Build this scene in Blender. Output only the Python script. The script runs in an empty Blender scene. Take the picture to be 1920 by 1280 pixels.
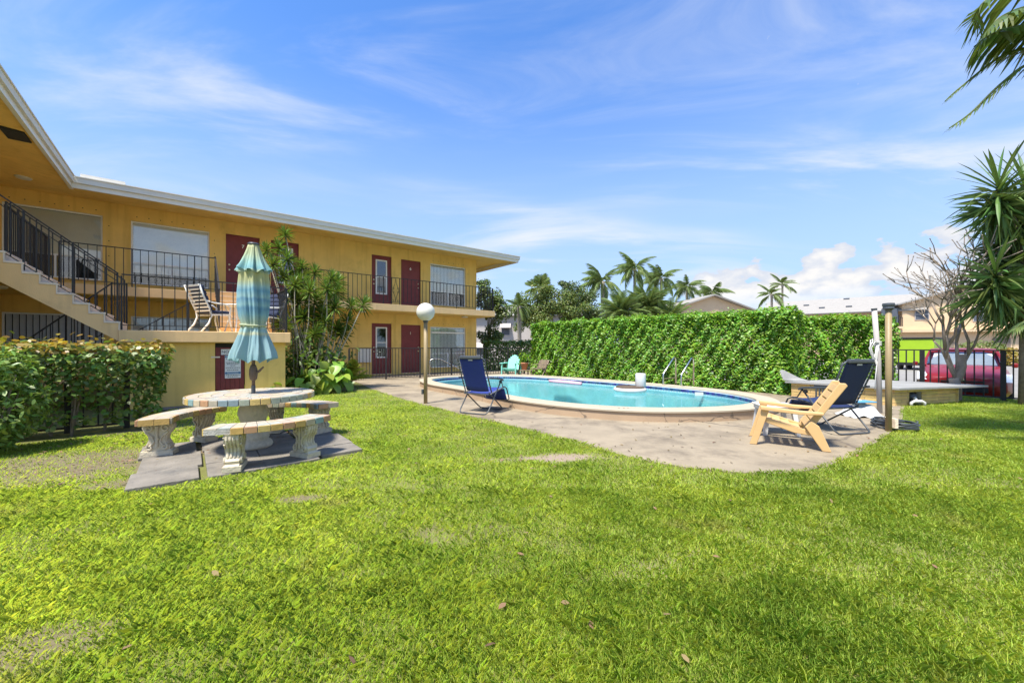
import bpy, bmesh, math, random
import numpy as np
from mathutils import Vector, Matrix, geometry
random.seed(7); rng = np.random.default_rng(7)
R = math.radians
SC = bpy.context.scene
COL = SC.collection
# ------------------------------------------------------------------ camera, sky, sun, exposure
F, HZ, HC = 753.0, 647.0, 1.30          # focal length in px of a 1920 wide frame, horizon row, eye height
cam = bpy.data.cameras.new('camera'); cam.sensor_width = 36; cam.lens = 36 * F / 1920
cam.shift_y = (HZ - 640) / 1920; cam.clip_start = 0.05; cam.clip_end = 2000
co = bpy.data.objects.new('camera', cam); COL.objects.link(co)
co.location = (0, 0, HC); co.rotation_euler = (R(90), 0, 0); SC.camera = co
SUN = Vector((-.42, -.58, 0)).normalized() * math.cos(R(65)) + Vector((0, 0, math.sin(R(65))))
W = bpy.data.worlds.new('World'); SC.world = W; W.use_nodes = True
def build_world():
    nt = W.node_tree; N = nt.nodes; L = nt.links; N.clear()
    def nd(t, **k):
        n = N.new(t)
        for a, b in k.items(): setattr(n, a, b)
        return n
    def mth(op, a, b=None, clamp=False):
        n = nd('ShaderNodeMath', operation=op, use_clamp=clamp)
        for i, s in enumerate((a, b)):
            if s is None: continue
            if isinstance(s, (int, float)): n.inputs[i].default_value = s
            else: L.new(s, n.inputs[i])
        return n.outputs[0]
    def smooth(x, a, b):
        n = nd('ShaderNodeMapRange', interpolation_type='SMOOTHSTEP'); L.new(x, n.inputs[0])
        n.inputs[1].default_value = a; n.inputs[2].default_value = b
        return n.outputs[0]
    out = nd('ShaderNodeOutputWorld'); bg = nd('ShaderNodeBackground'); L.new(bg.outputs[0], out.inputs[0])
    bg.inputs[1].default_value = 0.15
    sky = nd('ShaderNodeTexSky', sky_type='NISHITA'); sky.sun_disc = False
    sky.sun_elevation = R(65); sky.sun_rotation = math.atan2(SUN.x, SUN.y)
    sky.air_density = 1.0; sky.dust_density = 0.6; sky.ozone_density = 2.6
    tc = nd('ShaderNodeTexCoord'); sp = nd('ShaderNodeSeparateXYZ'); L.new(tc.outputs['Generated'], sp.inputs[0])
    x, y, z = sp.outputs
    zz = mth('ADD', mth('MAXIMUM', z, 0.0), 0.12)
    cx = mth('DIVIDE', x, zz); cy = mth('DIVIDE', y, zz)
    # cirrus: streaks on a high flat layer
    cv = nd('ShaderNodeCombineXYZ'); L.new(mth('ADD', mth('MULTIPLY', cx, .62), mth('MULTIPLY', cy, .20)), cv.inputs[0])
    L.new(mth('SUBTRACT', mth('MULTIPLY', cy, 1.35), mth('MULTIPLY', cx, .12)), cv.inputs[1])
    n1 = nd('ShaderNodeTexNoise'); n1.inputs['Scale'].default_value = 1.05; n1.inputs['Detail'].default_value = 9
    n1.inputs['Roughness'].default_value = .58; n1.inputs['Distortion'].default_value = .9
    mp = nd('ShaderNodeMapping'); mp.inputs['Location'].default_value = (2.2, 8.8, 0); L.new(cv.outputs[0], mp.inputs[0]); L.new(mp.outputs[0], n1.inputs[0])
    n2 = nd('ShaderNodeTexNoise'); n2.inputs['Scale'].default_value = .42; n2.inputs['Detail'].default_value = 3
    L.new(mp.outputs[0], n2.inputs[0])
    cir = mth('MULTIPLY', smooth(n1.outputs[0], .42, .74), smooth(n2.outputs[0], .38, .58))
    cir = mth('MULTIPLY', cir, .95)
    # cumulus: a low bank, seen as heaps above a flat base
    az = mth('ARCTAN2', x, y); el = mth('ARCSINE', z)
    hv = nd('ShaderNodeCombineXYZ'); L.new(mth('MULTIPLY', az, 9.0), hv.inputs[0]); L.new(mth('MULTIPLY', el, 15.0), hv.inputs[1])
    n3 = nd('ShaderNodeTexNoise'); n3.inputs['Scale'].default_value = 1.5; n3.inputs['Detail'].default_value = 8; n3.inputs['Roughness'].default_value = .52
    mp3 = nd('ShaderNodeMapping'); mp3.inputs['Location'].default_value = (1.7, 4.2, 0); L.new(hv.outputs[0], mp3.inputs[0]); L.new(mp3.outputs[0], n3.inputs[0])
    top = smooth(el, R(13.5), R(6.5)); base = smooth(el, R(3.0), R(7.0))
    azm = smooth(az, R(17), R(27))
    dens = mth('SUBTRACT', mth('ADD', n3.outputs[0], mth('MULTIPLY', mth('MULTIPLY', top, azm), .36)), .70)
    cum = mth('MULTIPLY', smooth(dens, 0.0, .04), base)
    cum = mth('MULTIPLY', cum, azm)
    # pale haze low down
    hz = mth('MULTIPLY', smooth(el, R(38), R(2)), .80)
    def mix(f, a, b):
        m = nd('ShaderNodeMix', data_type='RGBA'); L.new(f, m.inputs[0])
        for s, q in ((a, 6), (b, 7)):
            if isinstance(s, tuple): m.inputs[q].default_value = s
            else: L.new(s, m.inputs[q])
        return m.outputs[2]
    tint = nd('ShaderNodeMix', data_type='RGBA', blend_type='MULTIPLY'); tint.inputs[0].default_value = 1
    L.new(sky.outputs[0], tint.inputs[6]); tint.inputs[7].default_value = (.345, .53, .75, 1)
    c = mix(hz, tint.outputs[2], (1.45, 1.8, 2.3, 1))
    c = mix(cir, c, (2.2, 2.3, 2.5, 1))
    cc = mix(smooth(dens, .02, .22), (1.8, 1.93, 2.2, 1), (2.5, 2.45, 2.4, 1))
    c = mix(cum, c, cc)
    L.new(c, bg.inputs[0])
build_world()
sl = bpy.data.lights.new('sun', 'SUN'); sl.energy = 3.3; sl.angle = R(7); sl.color = (1, .95, .86)
so = bpy.data.objects.new('sun', sl); COL.objects.link(so); so.location = (-6, -8, 20)
so.rotation_euler = (-SUN).to_track_quat('-Z', 'Y').to_euler()
VS = SC.view_settings; VS.view_transform = 'Standard'; VS.look = 'None'; VS.exposure = 1.45; VS.gamma = 1
VS.use_curve_mapping = False
SC.cycles.max_bounces = 8; SC.cycles.transparent_max_bounces = 16

# ------------------------------------------------------------------ frames
D1 = Vector((933, 753)).normalized()                      # along the long wing
ANG = math.atan2(D1.y, D1.x)
def b2w(u, v, z=0): return Vector((u * D1.x - v * D1.y, u * D1.y + v * D1.x, z))
def gp(px, py, z=0.0):                                     # where a sight line meets the height z
    Y = F * (HC - z) / (py - HZ); return Vector(((px - 960) / F * Y, Y, z))
def at(px, py, Y): return Vector(((px - 960) / F * Y, Y, HC + (HZ - py) * Y / F))

# ------------------------------------------------------------------ materials
MATS = {}
def mat(name, col, rough=.7, var=.15, scale=6, bump=0, bscale=40, metal=0, spec=.4, col2=None, dirt=None, dirt_scale=2, dirt_lo=.5, dirt_hi=.7, isl=0, trans=0, coat=0, obj_rand=0, coords='Object', streak=None, crack=0):
    m = bpy.data.materials.new(name); m.use_nodes = True; nt = m.node_tree; N = nt.nodes; L = nt.links
    p = N['Principled BSDF']; p.inputs['Roughness'].default_value = rough; p.inputs['Metallic'].default_value = metal
    p.inputs['Specular IOR Level'].default_value = spec; p.inputs['Coat Weight'].default_value = coat
    tc = N.new('ShaderNodeTexCoord')
    no = N.new('ShaderNodeTexNoise'); no.inputs['Scale'].default_value = scale; no.inputs['Detail'].default_value = 6; no.inputs['Roughness'].default_value = .62
    L.new(tc.outputs[coords], no.inputs[0])
    rp = N.new('ShaderNodeMix'); rp.data_type = 'RGBA'
    mr = N.new('ShaderNodeMapRange'); mr.inputs[1].default_value = .3; mr.inputs[2].default_value = .7; L.new(no.outputs[0], mr.inputs[0]); L.new(mr.outputs[0], rp.inputs[0])
    c2 = col2 if col2 else tuple(c * (1 + var) for c in col)
    rp.inputs[6].default_value = (*[c * (1 - var) for c in col], 1); rp.inputs[7].default_value = (*c2, 1)
    cur = rp.outputs[2]
    if isl or obj_rand:
        src = N.new('ShaderNodeNewGeometry').outputs['Random Per Island'] if isl else N.new('ShaderNodeObjectInfo').outputs['Random']
        a = isl or obj_rand
        hs = N.new('ShaderNodeHueSaturation'); m1 = N.new('ShaderNodeMapRange'); L.new(src, m1.inputs[0])
        m1.inputs[3].default_value = 1 - a; m1.inputs[4].default_value = 1 + a; L.new(m1.outputs[0], hs.inputs['Value'])
        m2 = N.new('ShaderNodeMath'); m2.operation = 'MULTIPLY'; m2.inputs[1].default_value = 7.31; L.new(src, m2.inputs[0])
        m3 = N.new('ShaderNodeMath'); m3.operation = 'FRACT'; L.new(m2.outputs[0], m3.inputs[0])
        m4 = N.new('ShaderNodeMapRange'); L.new(m3.outputs[0], m4.inputs[0]); m4.inputs[3].default_value = .5 - .035 * a / .3; m4.inputs[4].default_value = .5 + .025 * a / .3
        L.new(m4.outputs[0], hs.inputs['Hue']); L.new(cur, hs.inputs['Color']); cur = hs.outputs[0]
    if dirt:
        nd = N.new('ShaderNodeTexNoise'); nd.inputs['Scale'].default_value = dirt_scale; nd.inputs['Detail'].default_value = 9; nd.inputs['Roughness'].default_value = .7
        L.new(tc.outputs[coords], nd.inputs[0])
        md = N.new('ShaderNodeMapRange'); md.inputs[1].default_value = dirt_lo; md.inputs[2].default_value = dirt_hi; md.inputs[4].default_value = .85; L.new(nd.outputs[0], md.inputs[0])
        mx = N.new('ShaderNodeMix'); mx.data_type = 'RGBA'; L.new(md.outputs[0], mx.inputs[0]); L.new(cur, mx.inputs[6]); mx.inputs[7].default_value = (*dirt, 1); cur = mx.outputs[2]
    if streak:
        mpk = N.new('ShaderNodeMapping'); mpk.inputs['Scale'].default_value = (5, 5, .30); L.new(tc.outputs[coords], mpk.inputs[0]); ns = N.new('ShaderNodeTexNoise'); ns.inputs['Scale'].default_value = 1.3; ns.inputs['Detail'].default_value = 7; L.new(mpk.outputs[0], ns.inputs[0])
        ms_ = N.new('ShaderNodeMapRange'); ms_.inputs[1].default_value = .52; ms_.inputs[2].default_value = .78; ms_.inputs[4].default_value = .55; L.new(ns.outputs[0], ms_.inputs[0])
        mx = N.new('ShaderNodeMix'); mx.data_type = 'RGBA'; L.new(ms_.outputs[0], mx.inputs[0]); L.new(cur, mx.inputs[6]); mx.inputs[7].default_value = (*streak, 1); cur = mx.outputs[2]
    if crack:
        dn = N.new('ShaderNodeTexNoise'); dn.inputs['Scale'].default_value = 3; dn.inputs['Detail'].default_value = 5; L.new(tc.outputs[coords], dn.inputs[0]); vm = N.new('ShaderNodeVectorMath'); vm.operation = 'MULTIPLY_ADD'; vm.inputs[1].default_value = (.35, .35, .35); L.new(dn.outputs['Color'], vm.inputs[0]); L.new(tc.outputs[coords], vm.inputs[2])
        vo = N.new('ShaderNodeTexVoronoi'); vo.feature = 'DISTANCE_TO_EDGE'; vo.inputs['Scale'].default_value = crack; L.new(vm.outputs[0], vo.inputs[0]); mc = N.new('ShaderNodeMapRange'); mc.inputs[1].default_value = .010; mc.inputs[2].default_value = .003; mc.inputs[4].default_value = .7; L.new(vo.outputs['Distance'], mc.inputs[0])
        mx = N.new('ShaderNodeMix'); mx.data_type = 'RGBA'; L.new(mc.outputs[0], mx.inputs[0]); L.new(cur, mx.inputs[6]); mx.inputs[7].default_value = (.10, .08, .06, 1); cur = mx.outputs[2]
    L.new(cur, p.inputs['Base Color'])
    if bump:
        nb = N.new('ShaderNodeTexNoise'); nb.inputs['Scale'].default_value = bscale; nb.inputs['Detail'].default_value = 5; L.new(tc.outputs[coords], nb.inputs[0])
        b = N.new('ShaderNodeBump'); b.inputs['Strength'].default_value = bump; b.inputs['Distance'].default_value = .02; L.new(nb.outputs[0], b.inputs['Height']); L.new(b.outputs[0], p.inputs['Normal'])
    if trans:
        tr = N.new('ShaderNodeBsdfTranslucent'); br = N.new('ShaderNodeMix'); br.data_type = 'RGBA'; br.blend_type = 'MULTIPLY'; br.inputs[0].default_value = 1
        L.new(cur, br.inputs[6]); br.inputs[7].default_value = (1.25, 1.2, .7, 1); L.new(br.outputs[2], tr.inputs[0])
        ms = N.new('ShaderNodeMixShader'); ms.inputs[0].default_value = trans
        L.new(p.outputs[0], ms.inputs[1]); L.new(tr.outputs[0], ms.inputs[2]); L.new(ms.outputs[0], N['Material Output'].inputs[0])
    MATS[name] = m; return m
mat('ochre', (.80, .53, .15), .85, .10, 1.3, .25, 60, dirt=(.44, .28, .06), dirt_scale=.8, dirt_lo=.56, dirt_hi=.85, streak=(.52, .32, .07))
mat('peach', (.80, .52, .24), .8, .06, 2, .2, 60, dirt=(.5, .33, .16), dirt_scale=1.4, dirt_lo=.58, dirt_hi=.85, streak=(.55, .37, .19))
mat('cream_step', (.76, .62, .47), .85, .10, 6, .3, 50, dirt=(.45, .36, .26), dirt_lo=.55, dirt_hi=.8)
mat('white_paint', (.70, .66, .57), .5, .05, 4, 0, dirt=(.5, .48, .42), dirt_lo=.62, dirt_hi=.85)
mat('maroon', (.19, .032, .030), .5, .14, 5, .12, 90)
mat('black_iron', (.022, .021, .021), .5, .3, 20, .2, 60, dirt=(.16, .14, .12), dirt_scale=14, dirt_lo=.66, dirt_hi=.74)
mat('blind', (.82, .79, .68), .6, .06, 3)
mat('grey_slat', (.40, .41, .41), .6, .12, 3)
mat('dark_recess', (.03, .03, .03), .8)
mat('curtain', (.90, .87, .79), .8, .08, 3)
mat('brass', (.75, .68, .5), .3, .05, 5, metal=.9)
mat('roof_white', (.64, .60, .52), .7, .06, 2)
def glass_mat(name, tint=(.35, .40, .42), fac=.5, rough=.03):
    m = bpy.data.materials.new(name); m.use_nodes = True; N = m.node_tree.nodes; L = m.node_tree.links
    N.remove(N['Principled BSDF']); t = N.new('ShaderNodeBsdfTransparent'); t.inputs[0].default_value = (*tint, 1)
    g = N.new('ShaderNodeBsdfGlossy'); g.inputs['Roughness'].default_value = rough; g.inputs[0].default_value = (.9, .95, 1, 1)
    fr = N.new('ShaderNodeFresnel'); fr.inputs[0].default_value = 1.5
    a = N.new('ShaderNodeMath'); a.operation = 'ADD'; a.inputs[1].default_value = fac; a.use_clamp = True; L.new(fr.outputs[0], a.inputs[0])
    nb = N.new('ShaderNodeTexNoise'); nb.inputs['Scale'].default_value = 1.2
    b = N.new('ShaderNodeBump'); b.inputs['Strength'].default_value = .04; L.new(nb.outputs[0], b.inputs['Height']); L.new(b.outputs[0], g.inputs['Normal'])
    s = N.new('ShaderNodeMixShader'); L.new(a.outputs[0], s.inputs[0]); L.new(t.outputs[0], s.inputs[1]); L.new(g.outputs[0], s.inputs[2]); L.new(s.outputs[0], N['Material Output'].inputs[0])
    MATS[name] = m
glass_mat('glass', (.98, .985, .98), .05); glass_mat('dark_glass', (.25, .28, .3), .10); glass_mat('car_glass', (.7, .74, .75), .12)
mat('lawn_soil', (.15, .155, .035), .95, .3, 3.0, .5, 25, col2=(.17, .17, .045), dirt=(.20, .165, .115), dirt_scale=.55, dirt_lo=.60, dirt_hi=.70)
mat('dirt', (.17, .145, .115), .95, .35, 3, .6, 30, dirt=(.09, .08, .065), dirt_scale=2, dirt_lo=.5, dirt_hi=.65)
mat('far_ground', (.20, .20, .13), .95, .3, .2)
mat('street', (.24, .225, .20), .9, .15, 1.5, .3, 60)
mat('deck_concrete', (.275, .222, .150), .85, .16, 1.6, .35, 45, dirt=(.115, .09, .062), dirt_scale=1.3, dirt_lo=.47, dirt_hi=.70, crack=.24)
mat('slab_concrete', (.195, .172, .14), .9, .22, 4, .5, 40, dirt=(.10, .095, .085), dirt_scale=3, dirt_lo=.5, dirt_hi=.72)
mat('coping_top', (.40, .335, .24), .75, .06, 3, .2, 60, dirt=(.5, .43, .33), dirt_lo=.6, dirt_hi=.85)
mat('coping_side', (.40, .28, .175), .8, .08, 2, .2, 60, dirt=(.28, .2, .13), dirt_lo=.6, dirt_hi=.8, crack=.8)
mat('plaster', (.36, .50, .51), .7, .16, 2.2)
mat('waterline', (.80, .86, .86), .5, .04, 4)
mat('pool_tile', (.030, .055, .17), .22, .3, 30, isl=.45)
mat('cast_stone', (.55, .47, .34), .85, .14, 7, .4, 40, dirt=(.22, .20, .16), dirt_scale=5, dirt_lo=.52, dirt_hi=.75)
mat('cement', (.40, .37, .32), .9, .15, 20, .5, 80)
TILE = []
for i, c in enumerate([(.46, .37, .25), (.52, .37, .13), (.44, .24, .13), (.22, .32, .31), (.36, .31, .23), (.20, .25, .26), (.50, .40, .27), (.31, .33, .25), (.50, .31, .10)]):
    TILE.append(mat('glazed_tile_%d' % i, c, .35, .14, 9, .15, 50, dirt=tuple(q * .55 for q in c), dirt_scale=8, dirt_lo=.58, dirt_hi=.85, coords='Object'))
TOPT = []
for i, c in enumerate([(.46, .40, .31), (.48, .41, .28), (.44, .36, .28), (.39, .40, .35), (.42, .39, .33), (.48, .38, .27)]):
    TOPT.append(mat('worn_tile_%d' % i, c, .4, .16, 9, .15, 50, dirt=tuple(q * .6 for q in c), dirt_scale=8, dirt_lo=.54, dirt_hi=.8))
mat('tan_post', (.28, .205, .10), .5, .1, 4, .1, 60, dirt=(.3, .22, .1), dirt_lo=.6, dirt_hi=.8)
mat('globe_white', (.62, .59, .50), .35, .03, 3)
mat('steel', (.66, .64, .58), .25, .06, 9, metal=1)
mat('frame_grey', (.055, .062, .068), .4, .15, 10, spec=.5)
mat('blue_mesh', (.022, .042, .23), .7, .12, 60)
mat('navy_mesh', (.013, .024, .085), .65, .2, 60)
mat('lacing', (.5, .5, .5), .8)
mat('tan_resin', (.58, .37, .16), .45, .06, 4)
mat('white_plastic', (.62, .60, .57), .4, .03, 4)
mat('teal_plastic', (.22, .60, .47), .45, .05, 4)
mat('wicker', (.27, .20, .14), .8, .4, 50, .5, 120)
mat('terracotta', (.48, .20, .10), .8, .12, 6)
mat('navy_cushion', (.022, .03, .065), .85, .2, 9, .2, 30)
mat('white_metal', (.80, .79, .74), .4, .04, 6)
mat('yellow_block', (.56, .40, .15), .85, .14, 6, .4, 50, obj_rand=.12)
mat('grey_board', (.27, .265, .25), .8, .14, 3, .2, 40, dirt=(.25, .24, .22), dirt_lo=.55, dirt_hi=.75)
mat('umbrella_brown', (.11, .075, .05), .55, .2, 12)
mat('rope', (.60, .58, .53), .9, .1, 40)
mat('bark', (.20, .16, .12), .9, .3, 14, .6, 40)
mat('palm_bark', (.28, .24, .19), .9, .25, 20, .6, 30)
mat('pale_bark', (.25, .20, .155), .85, .25, 10, .4, 30)
mat('cane', (.30, .27, .20), .85, .25, 20, .4, 50)
mat('hedge_leaf', (.135, .31, .022), .45, .2, 1.2, col2=(.22, .42, .034), isl=.33, trans=.3, spec=.5)
mat('dark_leaf', (.13, .215, .035), .42, .3, 1.5, isl=.4, trans=.25)
mat('new_leaf', (.26, .27, .035), .4, .2, 3, isl=.3, trans=.35, col2=(.38, .24, .04))
mat('near_leaf', (.19, .30, .06), .4, .2, 3, isl=.3, trans=.3)
mat('tree_leaf', (.10, .15, .042), .5, .3, .6, isl=.4, trans=.25)
mat('olive_leaf', (.14, .19, .045), .5, .3, .6, isl=.4, trans=.3)
mat('palm_leaf', (.15, .21, .06), .45, .25, .8, isl=.25, obj_rand=0, trans=.3)
mat('yucca_leaf', (.10, .18, .045), .38, .2, 3, obj_rand=.35, trans=.2)
mat('yucca_skirt', (.10, .17, .045), .45, .25, 3, isl=.4, trans=.2)
mat('dracaena_leaf', (.12, .20, .035), .42, .25, 3, isl=.35, trans=.3)
mat('big_leaf', (.24, .38, .05), .4, .15, 4, obj_rand=.35, trans=.35)
mat('yellow_frond', (.33, .36, .04), .45, .2, 3, isl=.3, trans=.3)
mat('banana_leaf', (.09, .15, .035), .4, .2, 3, isl=.3, trans=.35, col2=(.14, .20, .04))
mat('dry_leaf', (.17, .11, .05), .8, .3, 5, isl=.3)
mat('grass_blade', (.36, .54, .075), .6, .2, .9, isl=.20, trans=.47, col2=(.56, .67, .11), dirt=(.55, .48, .22), dirt_scale=1.1, dirt_lo=.57, dirt_hi=.75)
mat('car_red', (.21, .008, .009), .35, .05, 3, coat=.25)
mat('black_plastic', (.015, .015, .016), .5)
mat('tyre', (.02, .02, .02), .8)
mat('lamp_glass', (.75, .77, .78), .12, .05, 3, spec=.7)
mat('lime', (.30, .46, .02), .4, .06, 3)
mat('far_cream', (.64, .46, .28), .85, .05, 2)
mat('far_white', (.42, .38, .35), .85, .05, 2)
mat('far_roof', (.29, .27, .24), .8, .07, 3)
mat('far_window', (.09, .10, .12), .2, .1, 1)
mat('sign_white', (.72, .70, .66), .5, .04, 10); mat('sign_blue', (.05, .17, .30), .5); mat('ink', (.025, .025, .03), .6)
mat('pink_foam', (.62, .36, .42), .8, .2, 25); mat('white_foam', (.55, .54, .51), .7, .04, 20)
mat('blue_tarp', (.10, .30, .50), .5)
def umbrella_mat():
    m = mat('umbrella_cloth', (.2, .5, .6), .85, .1, 30); N = m.node_tree.nodes; L = m.node_tree.links; p = N['Principled BSDF']
    tc = N.new('ShaderNodeTexCoord'); s = N.new('ShaderNodeSeparateXYZ'); L.new(tc.outputs['Object'], s.inputs[0])
    mr = N.new('ShaderNodeMapRange'); mr.inputs[1].default_value = 1.08; mr.inputs[2].default_value = 2.56
    no = N.new('ShaderNodeTexNoise'); no.inputs['Scale'].default_value = 9; L.new(tc.outputs['Object'], no.inputs[0])
    a = N.new('ShaderNodeMath'); a.operation = 'MULTIPLY_ADD'; a.inputs[1].default_value = .05; L.new(no.outputs[0], a.inputs[0]); L.new(s.outputs[2], a.inputs[2]); L.new(a.outputs[0], mr.inputs[0])
    r = N.new('ShaderNodeValToRGB'); L.new(mr.outputs[0], r.inputs[0]); r.color_ramp.interpolation = 'LINEAR'
    st = [(0, (.13, .36, .43)), (.10, (.25, .47, .54)), (.24, (.23, .45, .53)), (.262, (.55, .60, .42)), (.285, (.30, .56, .62)), (.33, (.50, .58, .38)), (.37, (.38, .56, .50)), (.42, (.22, .50, .60)), (.47, (.10, .34, .52)), (.50, (.28, .56, .62)), (.545, (.12, .36, .54)), (.57, (.32, .58, .62)), (.62, (.14, .42, .58)), (.655, (.36, .60, .62)), (.70, (.50, .56, .30)), (.76, (.56, .57, .26)), (.80, (.14, .42, .50)), (.84, (.26, .54, .54)), (.92, (.42, .54, .36)), (1, (.50, .54, .30))]
    e = r.color_ramp.elements; e[0].position = 0; e[0].color = (*st[0][1], 1); e[1].position = 1; e[1].color = (*st[-1][1], 1)
    st = [(q, (c[0] * .85 + .07, c[1] * .84 + .04, c[2] * .80 + .02)) for q, c in st]; e[0].color = (*st[0][1], 1); e[1].color = (*st[-1][1], 1)
    for q, c in st[1:-1]: x = e.new(q); x.color = (*c, 1)
    L.new(r.outputs[0], p.inputs['Base Color'])
    t = N.new('ShaderNodeBsdfTranslucent'); L.new(r.outputs[0], t.inputs[0]); ms = N.new('ShaderNodeMixShader'); ms.inputs[0].default_value = .25
    L.new(p.outputs[0], ms.inputs[1]); L.new(t.outputs[0], ms.inputs[2]); L.new(ms.outputs[0], N['Material Output'].inputs[0])
umbrella_mat()
def water_mat():
    m = bpy.data.materials.new('pool_water'); m.use_nodes = True; N = m.node_tree.nodes; L = m.node_tree.links; N.remove(N['Principled BSDF'])
    t = N.new('ShaderNodeBsdfTransparent'); t.inputs[0].default_value = (.62, .90, .92, 1)
    g = N.new('ShaderNodeBsdfGlossy'); g.inputs['Roughness'].default_value = .03
    tc = N.new('ShaderNodeTexCoord'); no = N.new('ShaderNodeTexNoise'); no.inputs['Scale'].default_value = 3.2; no.inputs['Detail'].default_value = 4; L.new(tc.outputs['Object'], no.inputs[0])
    b = N.new('ShaderNodeBump'); b.inputs['Strength'].default_value = .16; b.inputs['Distance'].default_value = .06; L.new(no.outputs[0], b.inputs['Height']); L.new(b.outputs[0], g.inputs['Normal'])
    fr = N.new('ShaderNodeFresnel'); fr.inputs[0].default_value = 1.33; L.new(b.outputs[0], fr.inputs['Normal'])
    k = N.new('ShaderNodeMath'); k.operation = 'MULTIPLY'; k.inputs[1].default_value = .5; L.new(fr.outputs[0], k.inputs[0])
    s = N.new('ShaderNodeMixShader'); L.new(k.outputs[0], s.inputs[0]); L.new(t.outputs[0], s.inputs[1]); L.new(g.outputs[0], s.inputs[2]); L.new(s.outputs[0], N['Material Output'].inputs[0])
    MATS['pool_water'] = m
water_mat()

# ------------------------------------------------------------------ mesh helpers
class MB:
    def __init__(s): s.v = []; s.f = []
    def add(s, vs, fs):
        o = len(s.v); s.v += [tuple(q) for q in vs]; s.f += [tuple(i + o for i in f) for f in fs]; return s
    def box(s, x0, x1, y0, y1, z0, z1, M=None):
        vs = [(x, y, z) for x in (x0, x1) for y in (y0, y1) for z in (z0, z1)]
        if M is not None: vs = [M @ Vector(q) for q in vs]
        return s.add(vs, [(0, 1, 3, 2), (4, 6, 7, 5), (0, 4, 5, 1), (2, 3, 7, 6), (0, 2, 6, 4), (1, 5, 7, 3)])
    def bar(s, a, b, w, h, up=(0, 0, 1)):
        a = Vector(a); b = Vector(b); d = b - a; L_ = d.length; d.normalize(); x = d.cross(Vector(up))
        if x.length < 1e-4: x = Vector((1, 0, 0))
        x.normalize(); y = x.cross(d)
        M = Matrix((( x.x, d.x, y.x, a.x), (x.y, d.y, y.y, a.y), (x.z, d.z, y.z, a.z), (0, 0, 0, 1)))
        return s.box(-w / 2, w / 2, 0, L_, -h / 2, h / 2, M)
    def tube(s, pts, r, n=6, closed=False):
        pts = [Vector(p) for p in pts]; m = len(pts); rr = r if isinstance(r, (list, tuple)) else [r] * m
        t0 = None; vs = []
        for i, p in enumerate(pts):
            a = pts[i - 1] if (i or closed) else p; b = pts[(i + 1) % m] if (i < m - 1 or closed) else p
            t = (b - a).normalized()
            if t0 is None:
                x = t.cross(Vector((0, 0, 1)));  x = x if x.length > .05 else t.cross(Vector((1, 0, 0))); x.normalize()
            else:
                x = (x - t * x.dot(t)).normalized()
            t0 = t; y = t.cross(x)
            for k in range(n):
                q = 2 * math.pi * k / n; vs.append(p + (x * math.cos(q) + y * math.sin(q)) * rr[i])
        fs = [(i * n + k, i * n + (k + 1) % n, ((i + 1) % m) * n + (k + 1) % n, ((i + 1) % m) * n + k) for i in range(m if closed else m - 1) for k in range(n)]
        if not closed: fs += [tuple(range(n))[::-1], tuple((m - 1) * n + k for k in range(n))]
        return s.add(vs, fs)
    def lathe(s, prof, n=24, c=(0, 0, 0)):
        m = len(prof); vs = [(c[0] + r * math.cos(2 * math.pi * k / n), c[1] + r * math.sin(2 * math.pi * k / n), c[2] + z) for r, z in prof for k in range(n)]
        fs = [(i * n + k, i * n + (k + 1) % n, (i + 1) * n + (k + 1) % n, (i + 1) * n + k) for i in range(m - 1) for k in range(n)]
        fs += [tuple(range(n))[::-1], tuple((m - 1) * n + k for k in range(n))]
        return s.add(vs, fs)
    def prism(s, poly, a, b, ax=2):
        n = len(poly)
        def P(q, t): return {2: (q[0], q[1], t), 1: (q[0], t, q[1]), 0: (t, q[0], q[1])}[ax]
        vs = [P(q, a) for q in poly] + [P(q, b) for q in poly]
        fs = [(i, (i + 1) % n, n + (i + 1) % n, n + i) for i in range(n)] + [tuple(range(n))[::-1], tuple(range(n, 2 * n))]
        return s.add(vs, fs)
    def quad(s, a, b, c, d): return s.add([a, b, c, d], [(0, 1, 2, 3)])
    def mesh(s, name, m, smooth=False, fix=True):
        me = bpy.data.meshes.new(name); me.from_pydata(s.v, [], s.f)
        if fix:
            bm = bmesh.new(); bm.from_mesh(me); bmesh.ops.recalc_face_normals(bm, faces=bm.faces); bm.to_mesh(me); bm.free()
        me.materials.append(MATS[m] if isinstance(m, str) else m)
        if smooth: me.polygons.foreach_set('use_smooth', [True] * len(me.polygons))
        me.update(); return me
    def build(s, name, m, parent=None, smooth=False, bevel=0, fix=True, loc=None, rz=0):
        return link(name, s.mesh(name, m, smooth, fix), parent, bevel, loc, rz)
def link(name, me, parent=None, bevel=0, loc=None, rz=0):
    o = bpy.data.objects.new(name, me); COL.objects.link(o); o.parent = parent
    if loc is not None: o.location = loc
    o.rotation_euler.z = rz
    if bevel:
        b = o.modifiers.new('bevel', 'BEVEL'); b.width = bevel; b.segments = 2; b.limit_method = 'ANGLE'
    return o
def tag(o, label=None, cat=None, group=None, kind=None):
    if label: o['label'] = label
    if cat: o['category'] = cat
    if group: o['group'] = group
    if kind: o['kind'] = kind
    return o
def thing(name, label, cat, loc=(0, 0, 0), rz=0, group=None):
    o = bpy.data.objects.new(name, None); COL.objects.link(o); o.location = loc; o.rotation_euler = (0, 0, rz); o.empty_display_size = .2
    return tag(o, label, cat, group)
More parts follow.
